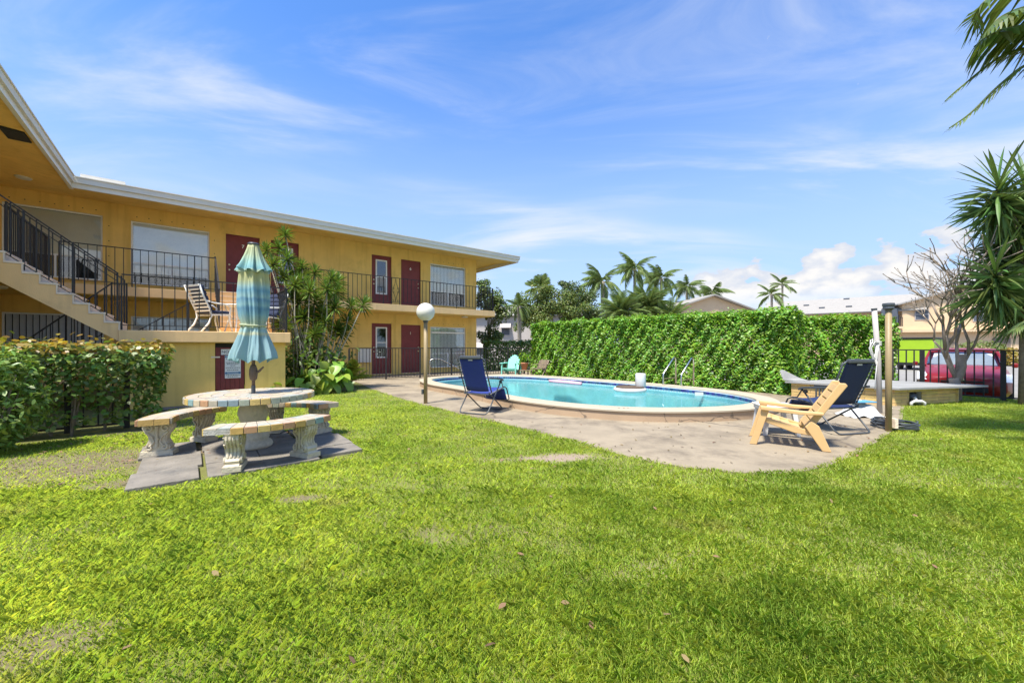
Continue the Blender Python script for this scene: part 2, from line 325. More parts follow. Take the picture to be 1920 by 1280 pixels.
def text(name, body, size, m, parent, loc, rot, align='CENTER', ext=.001):
    c = bpy.data.curves.new(name, 'FONT'); c.body = body; c.size = size; c.align_x = align; c.align_y = 'CENTER'; c.extrude = ext; c.resolution_u = 3
    tmp = bpy.data.objects.new(name, c); COL.objects.link(tmp); bpy.context.view_layer.update()
    me = bpy.data.meshes.new_from_object(tmp.evaluated_get(bpy.context.evaluated_depsgraph_get())); bpy.data.objects.remove(tmp); bpy.data.curves.remove(c)
    me.materials.clear(); me.materials.append(MATS[m]); o = bpy.data.objects.new(name, me); COL.objects.link(o); o.parent = parent; o.location = loc; o.rotation_euler = rot
    return o
def npmesh(name, V, faces_n, m, parent=None, kind=None):
    """V (k, n, 3): k faces of n vertices each"""
    k, n = V.shape[:2]; me = bpy.data.meshes.new(name)
    me.vertices.add(k * n); me.vertices.foreach_set('co', V.reshape(-1).astype(np.float32))
    me.loops.add(k * n); me.loops.foreach_set('vertex_index', np.arange(k * n, dtype=np.int32))
    me.polygons.add(k); me.polygons.foreach_set('loop_start', np.arange(0, k * n, n, dtype=np.int32)); me.polygons.foreach_set('loop_total', np.full(k, n, dtype=np.int32))
    me.update(calc_edges=True); me.materials.append(MATS[m]); o = bpy.data.objects.new(name, me); COL.objects.link(o); o.parent = parent
    if kind: o['kind'] = kind
    return o
def leaves(P, Nrm, L, Wd, bend=.25, up=.35, jit=.7):
    """leaf shaped hexagons at points P facing about Nrm; returns (k,6,3)"""
    k = len(P); n = Nrm + rng.normal(0, jit, (k, 3)); n[:, 2] += up; n /= np.linalg.norm(n, axis=1)[:, None] + 1e-9
    t = rng.normal(0, 1, (k, 3)); t -= n * (t * n).sum(1)[:, None]; t /= np.linalg.norm(t, axis=1)[:, None] + 1e-9
    s = np.cross(n, t); L = (L * rng.uniform(.65, 1.25, k))[:, None]; w = (Wd * rng.uniform(.7, 1.2, k))[:, None]
    b = n * L * bend
    V = np.stack([P - t * L * .5, P - t * L * .15 + s * w * .5 + b * .12, P + t * L * .25 + s * w * .42 + b * .1, P + t * L * .5 - b * .3, P + t * L * .25 - s * w * .42 + b * .1, P - t * L * .15 - s * w * .5 + b * .12], 1)
    return V
def catmull(pts, n=8):
    pts = [Vector((*p[:2], 0)) for p in pts]; m = len(pts); out = []
    for i in range(m):
        p0, p1, p2, p3 = (pts[(i + j - 1) % m] for j in range(4))
        for k in range(n):
            t = k / n; out.append(.5 * ((2 * p1) + (p2 - p0) * t + (2 * p0 - 5 * p1 + 4 * p2 - p3) * t * t + (3 * p1 - p0 - 3 * p2 + p3) * t ** 3))
    return [(p.x, p.y) for p in out]
def inpoly(X, Y, poly):
    X = np.asarray(X); Y = np.asarray(Y); c = np.zeros(X.shape, bool); n = len(poly)
    for i in range(n):
        x1, y1 = poly[i]; x2, y2 = poly[(i + 1) % n]
        k = ((y1 > Y) != (y2 > Y)); c ^= k & (X < (x2 - x1) * (Y - y1) / ((y2 - y1) if y2 != y1 else 1e-9) + x1)
    return c
def offset(poly, d):
    n = len(poly); out = []; area = sum(poly[i][0] * poly[(i + 1) % n][1] - poly[(i + 1) % n][0] * poly[i][1] for i in range(n))
    sg = 1 if area > 0 else -1
    for i in range(n):
        a = Vector(poly[i - 1]); b = Vector(poly[(i + 1) % n]); t = (b - a).normalized(); nn = Vector((-t.y, t.x)) * sg
        out.append((poly[i][0] + nn.x * d, poly[i][1] + nn.y * d))
    return out

# ------------------------------------------------------------------ ground, deck, pool
POOL = catmull([(-2.95, 12.9), (-2.35, 11.5), (-1.22, 10.05), (-.14, 8.40), (.97, 7.33), (2.1, 6.80), (3.2, 6.76), (4.25, 7.05), (5.1, 7.7), (5.45, 8.6), (5.2, 10.0), (4.0, 11.75), (2.45, 13.4), (.85, 14.75), (-.6, 15.1), (-1.9, 14.75), (-2.7, 14.0)], 8)
DECK = [tuple(gp(x, y)[:2]) for x, y in ((668, 716), (700, 731), (740, 744), (790, 759), (865, 777), (945, 795), (1050, 822), (1110, 838), (1160, 852), (1220, 866), (1290, 878), (1370, 886), (1440, 889), (1500, 886), (1550, 876), (1600, 855), (1645, 829), (1690, 797))]
DECK += [(7.4, 7.6), (8.2, 8.4), (9.0, 9.9), (7.6, 11.6), (5.2, 13.6), (3.4, 15.6), (1.6, 17.6), (.9, 19.4), (-1.6, 20.6), (-8.34, 15.15), (-6.3, 14.3)]
FENCE_P = (Vector((11.55, 9.35, 0)), Vector((-D1.y, D1.x, 0)))      # pool fence by the street: point, direction
def lawn_z(x, y):
    d = (x - FENCE_P[0].x) * D1.x + (y - FENCE_P[0].y) * D1.y
    t = np.clip((d - .3) / 1.5, 0, 1); return -.32 * t * t * (3 - 2 * t)
WORN = [(gp(130, 862), 1.7, .50, .42, .80), (gp(40, 900), .8, .45, .3, .6), (gp(235, 870), .6, .32, .5, .6), (gp(330, 800), .8, .3, .6, .6), (gp(70, 1215), .30, .18, .3, .7), (gp(1055, 858), .46, .19, .1, .95), (gp(560, 935), .26, .10, .2, .8), (gp(960, 862), .5, .10, .1, .5), (gp(640, 860), .5, .10, .3, .45), (gp(860, 1000), .5, .14, .1, .35), (gp(1240, 1060), .35, .12, .4, .3), (gp(250, 905), .4, .2, .5, .7), (gp(180, 990), .5, .25, .3, .35)]
def bare_spots(m):
    N = m.node_tree.nodes; L = m.node_tree.links; p = N['Principled BSDF']; cur = p.inputs['Base Color'].links[0].from_socket; tc = N.new('ShaderNodeTexCoord')
    no = N.new('ShaderNodeTexNoise'); no.inputs['Scale'].default_value = 5; no.inputs['Detail'].default_value = 6; L.new(tc.outputs['Object'], no.inputs[0])
    for c, rx, ry, a, st in WORN:
        mp = N.new('ShaderNodeMapping'); mp.vector_type = 'TEXTURE'; mp.inputs['Location'].default_value = (c.x, c.y, 0); mp.inputs['Rotation'].default_value = (0, 0, a); mp.inputs['Scale'].default_value = (rx, ry, 1); L.new(tc.outputs['Object'], mp.inputs[0])
        ln = N.new('ShaderNodeVectorMath'); ln.operation = 'LENGTH'; L.new(mp.outputs[0], ln.inputs[0])
        ad = N.new('ShaderNodeMath'); ad.operation = 'MULTIPLY_ADD'; ad.inputs[1].default_value = 1.3; L.new(no.outputs[0], ad.inputs[0]); L.new(ln.outputs['Value'], ad.inputs[2])
        mr = N.new('ShaderNodeMapRange'); mr.interpolation_type = 'SMOOTHSTEP'; mr.inputs[1].default_value = 1.95; mr.inputs[2].default_value = 1.25; mr.inputs[4].default_value = st; L.new(ad.outputs[0], mr.inputs[0])
        mx = N.new('ShaderNodeMix'); mx.data_type = 'RGBA'; L.new(mr.outputs[0], mx.inputs[0]); L.new(cur, mx.inputs[6]); mx.inputs[7].default_value = (.15, .112, .072, 1) if c.x < 0 else (.27, .20, .15, 1); cur = mx.outputs[2]
    L.new(cur, p.inputs['Base Color'])
def build_ground():
    g = MB(); O = [(-600, -200), (600, -200), (600, 900), (-600, 900)]; I = [(-15.9, -7.9), (14.9, -7.9), (14.9, 21.9), (-15.9, 21.9)]
    g.v = [(x, y, -.28) for x, y in O + I]; g.f = [(i, (i + 1) % 4, 4 + (i + 1) % 4, 4 + i) for i in range(4)]; tag(g.build('ground', 'far_ground', fix=False), kind='structure')
    nx, ny = 150, 150; xs = np.linspace(-16, 15, nx + 1); ys = np.linspace(-8, 22, ny + 1)
    X, Y = np.meshgrid(xs, ys, indexing='ij'); Z = lawn_z(X, Y) + .012 * np.sin(X * 1.7 + 1) * np.cos(Y * 1.3)
    Z = np.minimum(Z, .0)
    inner = offset(DECK, .25)
    m = MB(); m.v = [tuple(q) for q in np.stack([X, Y, Z], -1).reshape(-1, 3)]
    cxm = (X[:-1, :-1] + X[1:, 1:]) / 2; cym = (Y[:-1, :-1] + Y[1:, 1:]) / 2
    hole = inpoly(cxm, cym, offset(POOL, -.1))
    m.f = [(i * (ny + 1) + j, (i + 1) * (ny + 1) + j, (i + 1) * (ny + 1) + j + 1, i * (ny + 1) + j + 1) for i in range(nx) for j in range(ny) if not hole[i, j]]
    o = m.build('lawn', 'lawn_soil', smooth=True, fix=False); tag(o, kind='structure')
    bare_spots(MATS['lawn_soil'])
    # concrete deck, with the pool cut out
    pin = offset(POOL, .12)
    loops = [[Vector((*p, 0)) for p in DECK], [Vector((*p, 0)) for p in pin]]
    tri = geometry.tessellate_polygon(loops); allp = DECK + pin; m = MB()
    m.v = [(x, y, .012) for x, y in allp]; m.f = [tuple(t) for t in tri]
    n = len(DECK); o0 = len(m.v); m.v += [(x, y, -.12) for x, y in DECK]; m.f += [(i, (i + 1) % n, o0 + (i + 1) % n, o0 + i) for i in range(n)]
    tag(m.build('pool_deck', 'deck_concrete'), kind='structure')
    s = MB().box(-40, 90, -45, 60, -.30, -.262, Matrix.Translation((14.2, 9.6, 0)) @ Matrix.Rotation(ANG, 4, 'Z') @ Matrix.Translation((41, 0, 0))).build('street', 'street'); tag(s, kind='structure')
    st = MB()
    st.quad(b2w(-.95, 10.55, .01), b2w(1.8, 10.6, .01), b2w(1.8, 11.08, .01), b2w(-.95, 11.08, .01))
    tag(st.build('path', 'slab_concrete'), kind='structure')
build_ground()
def build_pool():
    p = thing('swimming_pool', 'oval swimming pool with raised peach rim and blue tile band', 'pool')
    n = len(POOL); inn = offset(POOL, .35); basin = offset(POOL, .376)
    def ring(a, za, b, zb, m=None):
        m = m or MB(); o = len(m.v); m.v += [(x, y, za) for x, y in a] + [(x, y, zb) for x, y in b]
        m.f += [(o + i, o + (i + 1) % n, o + n + (i + 1) % n, o + n + i) for i in range(n)]; return m
    m = ring(POOL, 0, POOL, .165); m.build('rim_wall', 'coping_side', p, fix=False)
    out = offset(POOL, -.025); mid = offset(POOL, .0)
    m = ring(out, .166, out, .192); ring(out, .192, offset(POOL, 0), .205, m); ring(offset(POOL, 0), .205, inn, .205, m); ring(inn, .205, offset(POOL, .37), .19, m); ring(offset(POOL, .37), .19, offset(POOL, .37), .155, m); ring(out, .166, POOL, .166, m)
    m.build('coping', 'coping_top', p, smooth=False, fix=False)
    m = ring(basin, .165, basin, .03); m.build('grout_band', 'waterline', p, fix=False)
    t = MB(); pts = [Vector((*q, 0)) for q in offset(POOL, .378)]; per = [0]
    for i in range(n): per.append(per[-1] + (pts[(i + 1) % n] - pts[i]).length)
    N_ = int(per[-1] / .079)
    def along(s):
        s %= per[-1]; i = max(k for k in range(n) if per[k] <= s); return pts[i].lerp(pts[(i + 1) % n], (s - per[i]) / (per[i + 1] - per[i]))
    cen = Vector((1.3, 10.7, 0))
    for k in range(N_):
        a = along(k * per[-1] / N_ + .004); b = along((k + 1) * per[-1] / N_ - .004); nn = (b - a).normalized(); nn = Vector((-nn.y, nn.x, 0)); nn *= .012 if nn.dot(cen - a) > 0 else -.012
        for z0, z1 in ((.082, .15),):
            t.add([a + Vector((0, 0, z0)), b + Vector((0, 0, z0)), b + Vector((0, 0, z1)), a + Vector((0, 0, z1)), a + nn + Vector((0, 0, z0 + .003)), b + nn + Vector((0, 0, z0 + .003)), b + nn + Vector((0, 0, z1 - .003)), a + nn + Vector((0, 0, z1 - .003))], [(4, 5, 6, 7), (0, 1, 5, 4), (3, 2, 6, 7), (1, 2, 6, 5), (0, 3, 7, 4)])
    tag(t.build('waterline_tiles', 'pool_tile', p), kind='stuff')
    b = ring(basin, .04, basin, -1.15); fl = len(b.v); b.v += [(x, y, -1.15) for x, y in basin]
    b.f += [tuple(fl + i for i in t3) for t3 in geometry.tessellate_polygon([[Vector((*q, 0)) for q in basin]])]
    b.build('basin', 'plaster', p, fix=False)
    # entry steps at the shallow end
    for k in range(3):
        c = Vector((-2.0, 13.1, 0)); sm = MB(); r = 1.35 - .35 * k; pr = [(c.x + r * .95 * math.cos(a), c.y + r * math.sin(a)) for a in [2 * math.pi * q / 28 for q in range(28)]]
        sm.prism(pr, -1.14, -.12 - .28 * (2 - k) + .0); sm.build('pool_step', 'plaster', p)
    w = MB(); w.v = [(x, y, .055) for x, y in offset(POOL, .377)]; w.f = [tuple(t3) for t3 in geometry.tessellate_polygon([[Vector((*q, 0)) for q in w.v]])]
    tag(w.build('water', 'pool_water'), kind='structure')
    # faded depth marks on the coping
    for q, x in (('2', 1.86), ('F', 1.95), ('T', 2.02)):
        text('depth_mark', q, .07, 'ink', p, (x, 6.99, .2065), (0, 0, R(-6)), ext=.0004)
    h = MB().box(4.55, 4.75, 9.97, 10.0, .03, .13); h.build('skimmer_plate', 'white_plastic', p)
    r = thing('pool_handrail', 'curved steel handrail beside the pool entry steps', 'handrail')
    a = gp(805, 707); d = (gp(868, 705) - a); d.z = 0; d.normalize(); P = [a + d * s + Vector((0, 0, z)) for s, z in ((0, 0), (0, .55), (.02, .66), (.08, .72), (.18, .745), (.42, .745), (.52, .71), (1.35, .26), (1.6, .1), (1.75, -.2))]
    MB().tube(P, .022, 10).build('rail', 'steel', r, smooth=True); MB().lathe([(.05, .012), (.05, .03), (.03, .035)], 16, (a.x, a.y, 0)).build('base_flange', 'steel', r)
    l = thing('pool_ladder', 'bent steel grab rails of the pool ladder beside the hedge', 'ladder')
    t = Vector((D1.y, -D1.x, 0)); nb = Vector((D1.x, D1.y, 0))
    c0 = at(1275, 735, 11.15); c0.z = 0
    for s in (-.26, .26):
        q = c0 + t * s; P = [q - nb * .42 + Vector((0, 0, z)) for z in (-.55, .45)] + [q - nb * .40 + Vector((0, 0, .52)), q + nb * .12 + Vector((0, 0, .93)), q + nb * .20 + Vector((0, 0, .96)), q + nb * .25 + Vector((0, 0, .90)), q + nb * .25 + Vector((0, 0, .2))]
        MB().tube(P, .022, 10).build('grab_rail', 'steel', l, smooth=True)
        MB().tube([q - nb * .41 + Vector((0, 0, .38)), q + nb * .24 + Vector((0, 0, .38))], .015, 8).build('cross_bar', 'steel', l)
    for z in (-.15, -.42): MB().bar(c0 - nb * .42 - t * .26 + Vector((0, 0, z)), c0 - nb * .42 + t * .26 + Vector((0, 0, z)), .08, .025).build('rung', 'steel', l)
    f = thing('pool_skimmer_float', 'white floating ring with dark lid and upright white foam roll', 'pool float'); c = at(1181, 722, 10.75)
    c.z = .05
    MB().lathe([(.30, 0), (.41, .02), (.43, .07), (.41, .11), (.36, .12)], 32, c).build('ring', 'white_foam', f, smooth=True)
    MB().lathe([(.37, .115), (.36, .15), (.2, .165), (.05, .17)], 32, c).build('lid', 'umbrella_brown', f)
    MB().lathe([(.125, .15), (.135, .17), (.135, .47), (.12, .50), (.03, .505)], 24, c + Vector((.27, -.05, 0))).build('foam_roll', 'white_foam', f, smooth=True)
    a = at(1030, 712, 13.6); b2 = at(1090, 717, 12.6); a.z = b2.z = .09
    md = a.lerp(b2, .5) + Vector((.03, .05, .0)); tag(MB().tube([a, a.lerp(md, .5), md, md.lerp(b2, .5), b2], [.05, .06, .062, .06, .05], 10).build('pool_noodle', 'pink_foam', smooth=True), 'pale pink foam noodle floating along the tiled pool edge', 'pool noodle')
build_pool()

# ------------------------------------------------------------------ the yellow apartment building (local axes: u along the long wing, v into it)
BV, SV, FV = 17.0, 15.55, 15.3          # wall, walkway edge, roof edge
ZS, ZP = 2.94, 1.60                     # walkway floor, stair platform
EU = 11.4
def wall_open(u0, u1, z0, z1, ops, v, depth=.12):
    us = sorted({u0, u1, *[o[0] for o in ops], *[o[1] for o in ops]}); zs = sorted({z0, z1, *[o[2] for o in ops], *[o[3] for o in ops]}); m = MB()
    for a, b in zip(us, us[1:]):
        for c, d in zip(zs, zs[1:]):
            if not any(o[0] <= a + 1e-6 and b <= o[1] + 1e-6 and o[2] <= c + 1e-6 and d <= o[3] + 1e-6 for o in ops): m.quad((a, v, c), (b, v, c), (b, v, d), (a, v, d))
    for a, b, c, d in ops:
        w = v + depth; m.quad((a, v, c), (a, w, c), (a, w, d), (a, v, d)); m.quad((b, v, c), (b, v, d), (b, w, d), (b, w, c)); m.quad((a, v, d), (a, w, d), (b, w, d), (b, v, d)); m.quad((a, v, c), (b, v, c), (b, w, c), (a, w, c))
    return m
TR = (R(90), 0, 0)
def build_building():
    B = thing('apartment_building', 'two storey yellow apartment block with maroon doors and outdoor stairs', 'building', (0, 0, 0), ANG)
    win_up = [(-3.9, -1.98, 3.22, 5.17), (-1.37, .57, 3.20, 5.14), (8.82, 10.76, 3.18, 5.13)]
    win_lo = [(-3.9, -1.95, .75, 2.2), (-1.37, .57, .75, 2.2), (8.82, 10.76, .25, 2.17)]
    drs = [(1.02, 2.02, ZS, 5.16), (2.37, 3.29, ZS, 5.16), (6.07, 6.94, ZS, 5.16), (7.38, 8.33, ZS, 5.13), (6.07, 6.94, .05, 2.24), (7.38, 8.33, .05, 2.22)]
    wall_open(-4.2, EU, -.3, 5.62, win_up + win_lo + drs, BV).build('wall', 'ochre', B, fix=False)
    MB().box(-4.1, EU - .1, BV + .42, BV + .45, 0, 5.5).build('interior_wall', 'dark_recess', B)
    MB().box(EU - .02, EU, BV + .001, 23, -.3, 5.62).build('end_wall', 'ochre', B)
    MB().box(-4.25, -4.2, 9.0, BV - .002, -.3, 5.62).build('side_wall', 'ochre', B)
    MB().box(-9, -4.26, 8.95, 9.0, -.3, 5.6).build('end_wall', 'ochre', B)
    # walkway slabs
    MB().box(-2.70, EU + .1, SV, BV - .003, ZS - .26, ZS).build('walkway_slab', 'peach', B, bevel=.01)
    MB().box(-4.198, -2.705, 9.0, BV - .004, ZS - .26, ZS - .003).build('walkway_slab', 'peach', B, bevel=.01)
    # ochre undersides
    MB().box(-2.68, EU + .08, SV + .03, BV - .01, ZS - .275, ZS - .262).build('ceiling_panel', 'ochre', B)
    MB().box(-4.19, -2.75, 9.1, BV - .01, ZS - .277, ZS - .264).build('ceiling_panel', 'ochre', B)
    # roof: soffit, fascia, sheet
    zf, zw = 5.42, 5.60; RE = 12.75; LU = -2.35
    s = MB(); s.quad((LU, FV, zf), (RE, FV, zf), (RE, BV + .2, zw), (LU, BV + .2, zw)); s.quad((RE, BV + .2, zw), (EU, BV + .2, zw), (EU, 23, zw), (RE, 23, zw)); s.build('soffit', 'ochre', B, fix=False)
    s = MB(); s.quad((LU, 8.6, zf), (LU, FV, zf), (-4.3, BV + .19, zw - .002), (-4.3, 8.6, zw)); s.quad((LU, FV, zf), (LU, BV + .19, zw), (-4.3, BV + .19, zw), (-4.3, BV + .19, zw)); s.build('soffit', 'ochre', B, fix=False)
    for nm, d, a, b, mt in (('fascia', 0, zf - .03, zf + .16, 'white_paint'), ('gutter', .05, zf + .10, zf + .25, 'roof_white'), ('drip_edge', .075, zf + .245, zf + .27, 'white_paint')):
        MB().box(LU + d, RE + d, FV - d - .02, FV - d + .03 + d, a, b).build(nm, mt, B); MB().box(LU - .03, LU + d + .0, 8.6, FV - d - .021, a, b).build(nm, mt, B)
        MB().box(RE + d - .03, RE + d + .02, FV - d + .032 + d, 23, a, b).build(nm, mt, B)
    MB().box(LU - .05, LU + .02, 8.6, FV + .1, zf - .05, zf - .031).build('trim_strip', 'white_paint', B)
    r = MB(); r.v = [(LU, FV, 5.66), (RE, FV, 5.66), (RE, 23, 5.66), (RE - 3, 19.4, 6.2), (-5.5, 19.4, 6.2), (-8, 23, 5.66), (LU, 8.6, 5.66), (-5.5, 11, 6.2), (-9, 8.6, 5.66), (-9, 23, 5.66)]
    r.f = [(0, 1, 3, 4), (1, 2, 3), (2, 5, 4, 3), (6, 0, 4, 7), (6, 7, 8), (8, 7, 4, 9)]; r.build('roof', 'roof_white', B, fix=False)
    MB().box(LU + .15, LU + 1.0, FV + .02, FV + .5, 5.69, 5.80).build('roof_curb', 'white_paint', B)
    MB().box(-2.78, -2.47, 12.0, 12.5, 5.40, 5.455).build('soffit_vent', 'dark_recess', B)
    for u, v, z in ((-3.2, 15.5, 5.50), (-3.4, 14.6, ZS - .30), (5.4, 16.2, ZS - .30), (10.2, 16.2, ZS - .30)):
        MB().lathe([(.05, .03), (.14, .03), (.16, 0), (.13, -.035), (.04, -.045)], 20, (u, v, z)).build('ceiling_light', 'globe_white', B, smooth=True)
    # doors
    def door(a, b, c, d, num=None, glz=None, hside=1, jal=False):
        dd = MB().box(a + .03, b - .03, BV + .065, BV + .11, c + .01, d - .03).build('door', 'maroon', B)
        f = MB().box(a + .001, a + .03, BV + .05, BV + .118, c, d); f.box(b - .03, b - .001, BV + .05, BV + .118, c, d); f.box(a + .03, b - .03, BV + .05, BV + .118, d - .03, d - .001); f.build('frame', 'maroon', dd)
        x = b - .1 if hside > 0 else a + .1
        for z in (.98, 1.16):
            h = MB().lathe([(.012, 0), (.03, .01), (.033, .035), (.015, .05)], 12); o = h.build('door_knob', 'brass', dd, loc=(x, BV + .066, c + z)); o.rotation_euler = (R(90), 0, 0)
        if num: text('numeral', num, .17, 'brass', dd, ((a + b) / 2, BV + .062, d - .38), TR, ext=.003)
        if glz:
            g0, g1, z0, z1 = glz; fr = MB(); w = .055
            fr.box(g0, g1, BV + .045, BV + .064, z0, z0 + w); fr.box(g0, g1, BV + .045, BV + .064, z1 - w, z1); fr.box(g0, g0 + w, BV + .045, BV + .064, z0 + w, z1 - w); fr.box(g1 - w, g1, BV + .045, BV + .064, z0 + w, z1 - w); fr.box(g0 + w, g1 - w, BV + .047, BV + .064, (z0 + z1) / 2 - .02, (z0 + z1) / 2 + .02)
            fr.build('window_frame', 'white_metal', dd); MB().box(g0 + w, g1 - w, BV + .054, BV + .062, z0 + w, z1 - w).build('pane', 'dark_glass', dd)
            MB().box(g0 + w, g1 - w, BV + .0632, BV + .0648, (z0 + z1) / 2, z1 - w).build('shade', 'blind' if c > 1 else 'dark_recess', dd)
        MB().box(a, b, BV + .02, BV + .115, c - .0, c + .012).build('threshold', 'cream_step', dd)
    door(1.02, 2.02, ZS, 5.16, '7', None, -1); door(2.37, 3.29, ZS, 5.16, None, (2.62, 3.10, 3.6, 4.95)); door(6.07, 6.94, ZS, 5.16, None, (6.26, 6.76, 3.50, 4.98), -1)
    door(7.38, 8.33, ZS, 5.13, '6'); door(6.07, 6.94, .05, 2.24, None, (6.26, 6.76, .75, 2.08), -1); door(7.38, 8.33, .05, 2.22, '1')
    # windows
    def window(a, b, c, d, style):
        w = MB(); y0, y1 = BV + .05, BV + .10
        for q in ((a + .002, a + .045, c, d), (b - .045, b - .002, c, d), (a + .045, b - .045, d - .045, d - .002), (a + .045, b - .045, c, c + .045)): w.box(q[0], q[1], y0, y1, q[2], q[3])
        h = c + (d - c) * .34
        if style != 'slat': w.box(a + .045, b - .045, y0 + .004, y1, h - .02, h + .02); w.box((a + b) / 2 - .02, (a + b) / 2 + .02, y0 + .006, y1, c + .045, h - .02)
        o = w.build('window', 'white_metal', B)
        MB().box(a + .04, b - .04, BV - .03, BV + .05, c - .05, c - .002).build('sill', 'ochre', o)
        if style == 'slat':
            n = 15
            for k in range(n):
                x = a + .06 + (b - a - .12) * (k + .5) / n; e = MB().box(-.052, .052, -.006, .006, c + .05, d - .05).build('shutter_slat', 'grey_slat', o, loc=(x, BV + .06, 0)); e.rotation_euler.z = R(22)
            MB().box(a + .05, b - .05, BV + .09, BV + .095, c + .05, d - .05).build('backing', 'dark_recess', o); return
        MB().box(a + .045, b - .045, BV + .078, BV + .082, c + .045, d - .045).build('pane', 'glass', o)
        s = MB()
        if style == 'mini':
            n = 44
            for k in range(n):
                z = h + (d - h - .06) * (k + .5) / n; s.add([(a + .05, BV + .086, z - .016), (b - .05, BV + .086, z - .016), (b - .05, BV + .100, z + .016), (a + .05, BV + .100, z + .016)], [(0, 1, 2, 3)])
            s.build('blind', 'blind', o, fix=False)
        elif style == 'roller': s.box(a + .05, b - .05, BV + .088, BV + .098, h - .3, d - .05).build('roller_shade', 'curtain', o)
        else:
            n = 24; z0 = c + .06 if style == 'curtain' else h
            for k in range(n):
                x = a + .06 + (b - a - .12) * k / n; w2 = (b - a - .12) / n; s.add([(x, BV + .09, z0), (x + w2 * .9, BV + .105, z0), (x + w2 * .9, BV + .105, d - .06), (x, BV + .09, d - .06)], [(0, 1, 2, 3)])
            s.build('vertical_blind', 'curtain', o, fix=False)
    for q, st in zip(win_up + win_lo, ('mini', 'roller', 'vertical', 'slat', 'mini', 'curtain')): window(*q, st)
    MB().box(8.9, 10.7, BV + .03, BV + .048, 1.86, 1.93).build('window_bar', 'white_metal', B)
    MB().box(5.48, 6.02, BV - .09, BV - .002, .58, 1.18).build('meter_box', 'white_paint', B, bevel=.008)
    # plug holes of old storm shutters
    for a, b, c, d, in win_up + win_lo[2:]:
        hl = MB()
        for k in range(7): hl.box(a + (b - a) * (k + .5) / 7 - .012, a + (b - a) * (k + .5) / 7 + .012, BV - .004, BV, d + .12, d + .144)
        for k in range(4): hl.box(b + .12, b + .144, BV - .004, BV, c + .3 + k * .45, c + .324 + k * .45)
        tag(hl.build('shutter_plugs', 'dark_recess', B), kind='stuff')
    # stair platform with the store below
    PU0, PU1, PV0, PV1 = -1.06, 1.94, 10.95, 13.5
    MB().box(PU0, PU1, PV0, PV1, ZP - .24, ZP).build('stair_platform', 'peach', B, bevel=.012)
    wall_open(-1.0, 1.85, -.2, ZP - .242, [(.47, 1.03, .02, ZP - .25)], 11.1, .1).build('store_wall', 'ochre', B, fix=False)
    m = MB(); m.quad((1.85, 11.1, -.2), (1.85, 13.45, -.2), (1.85, 13.45, ZP - .242), (1.85, 11.1, ZP - .242)); m.quad((-1, 11.1, -.2), (-1, 11.1, ZP - .242), (-1, 13.45, ZP - .242), (-1, 13.45, -.2)); m.build('store_side_wall', 'ochre', B, fix=False)
    sd = MB().box(.475, 1.025, 11.185, 11.2, .02, ZP - .255).build('store_door', 'dark_recess', B)
    for k in range(6): MB().box(.48 + k * .0905, .565 + k * .0905, 11.15, 11.184, .03, ZP - .35).build('plank', 'maroon', sd)
    for z in (.25, 1.02): MB().box(.40, .56, 11.088, 11.098, z, z + .03).build('hinge', 'cream_step', sd)
    # flight up to the left walkway
    n = 8; u1 = -2.705; du = (PU0 - u1) / n; dz = (ZS - ZP) / n; poly = [(PU0 + .0, ZP - .22)]
    poly += [(PU0, ZP)]
    for k in range(n): poly += [(PU0 - du * k, ZP + dz * (k + 1) - .04), (PU0 - du * (k + 1), ZP + dz * (k + 1) - .04)]
    poly += [(u1, ZS - .42)]
    f2 = MB().prism(poly, 10.98, 12.18, 1).build('staircase', 'peach', B)
    for k in range(n): MB().box(PU0 - du * (k + 1) - .0, PU0 - du * k + .028, 10.965, 12.195, ZP + dz * (k + 1) - .039, ZP + dz * (k + 1)).build('tread', 'cream_step', f2, bevel=.008); MB().box(PU0 - du * k + .001, PU0 - du * k + .02, 10.968, 12.19, ZP + dz * k + .001, ZP + dz * (k + 1) - .04).build('riser', 'cream_step', f2)
    # flight on to the long walkway
    poly = [(PV1, ZP - .2)]
    dv = (SV - PV1 + .25) / n
    for k in range(n): poly += [(PV1 - .25 + dv * k, ZP + dz * k + .001), (PV1 - .25 + dv * k, ZP + dz * (k + 1) - .001)]
    poly += [(SV - .002, ZS - .001), (SV - .002, ZS - .3)]
    f3 = MB().prism(poly, .68, 1.88, 0).build('staircase', 'peach', B)
    for k in range(n): MB().box(.66, 1.90, PV1 - .25 + dv * k - .02, PV1 - .25 + dv * (k + 1) - .021, ZP + dz * (k + 1), ZP + dz * (k + 1) + .02).build('tread', 'cream_step', f3)
    # flight from the ground
    f1 = None
    poly = []; n1 = 9; du1 = .2
    poly = [(PU0, ZP - .3), (PU0, ZP - .001)]
    for k in range(n1): poly += [(PU0 - .001 - du1 * k, ZP - (k + 1) * ZP / (n1 + 1)), (PU0 - du1 * (k + 1), ZP - (k + 1) * ZP / (n1 + 1))]
    poly += [(PU0 - du1 * n1, 0), (PU0 - du1 * n1 + .3, 0)]
    f1 = MB().prism(poly, 12.3, 13.45, 1).build('staircase', 'peach', B)
    # railings
    BAL = {}
    def baluster(h):
        k = round(h, 2)
        if k not in BAL: BAL[k] = MB().box(-.008, .008, -.008, .008, 0, k).mesh('baluster', 'black_iron')
        return BAL[k]
    PST = {}
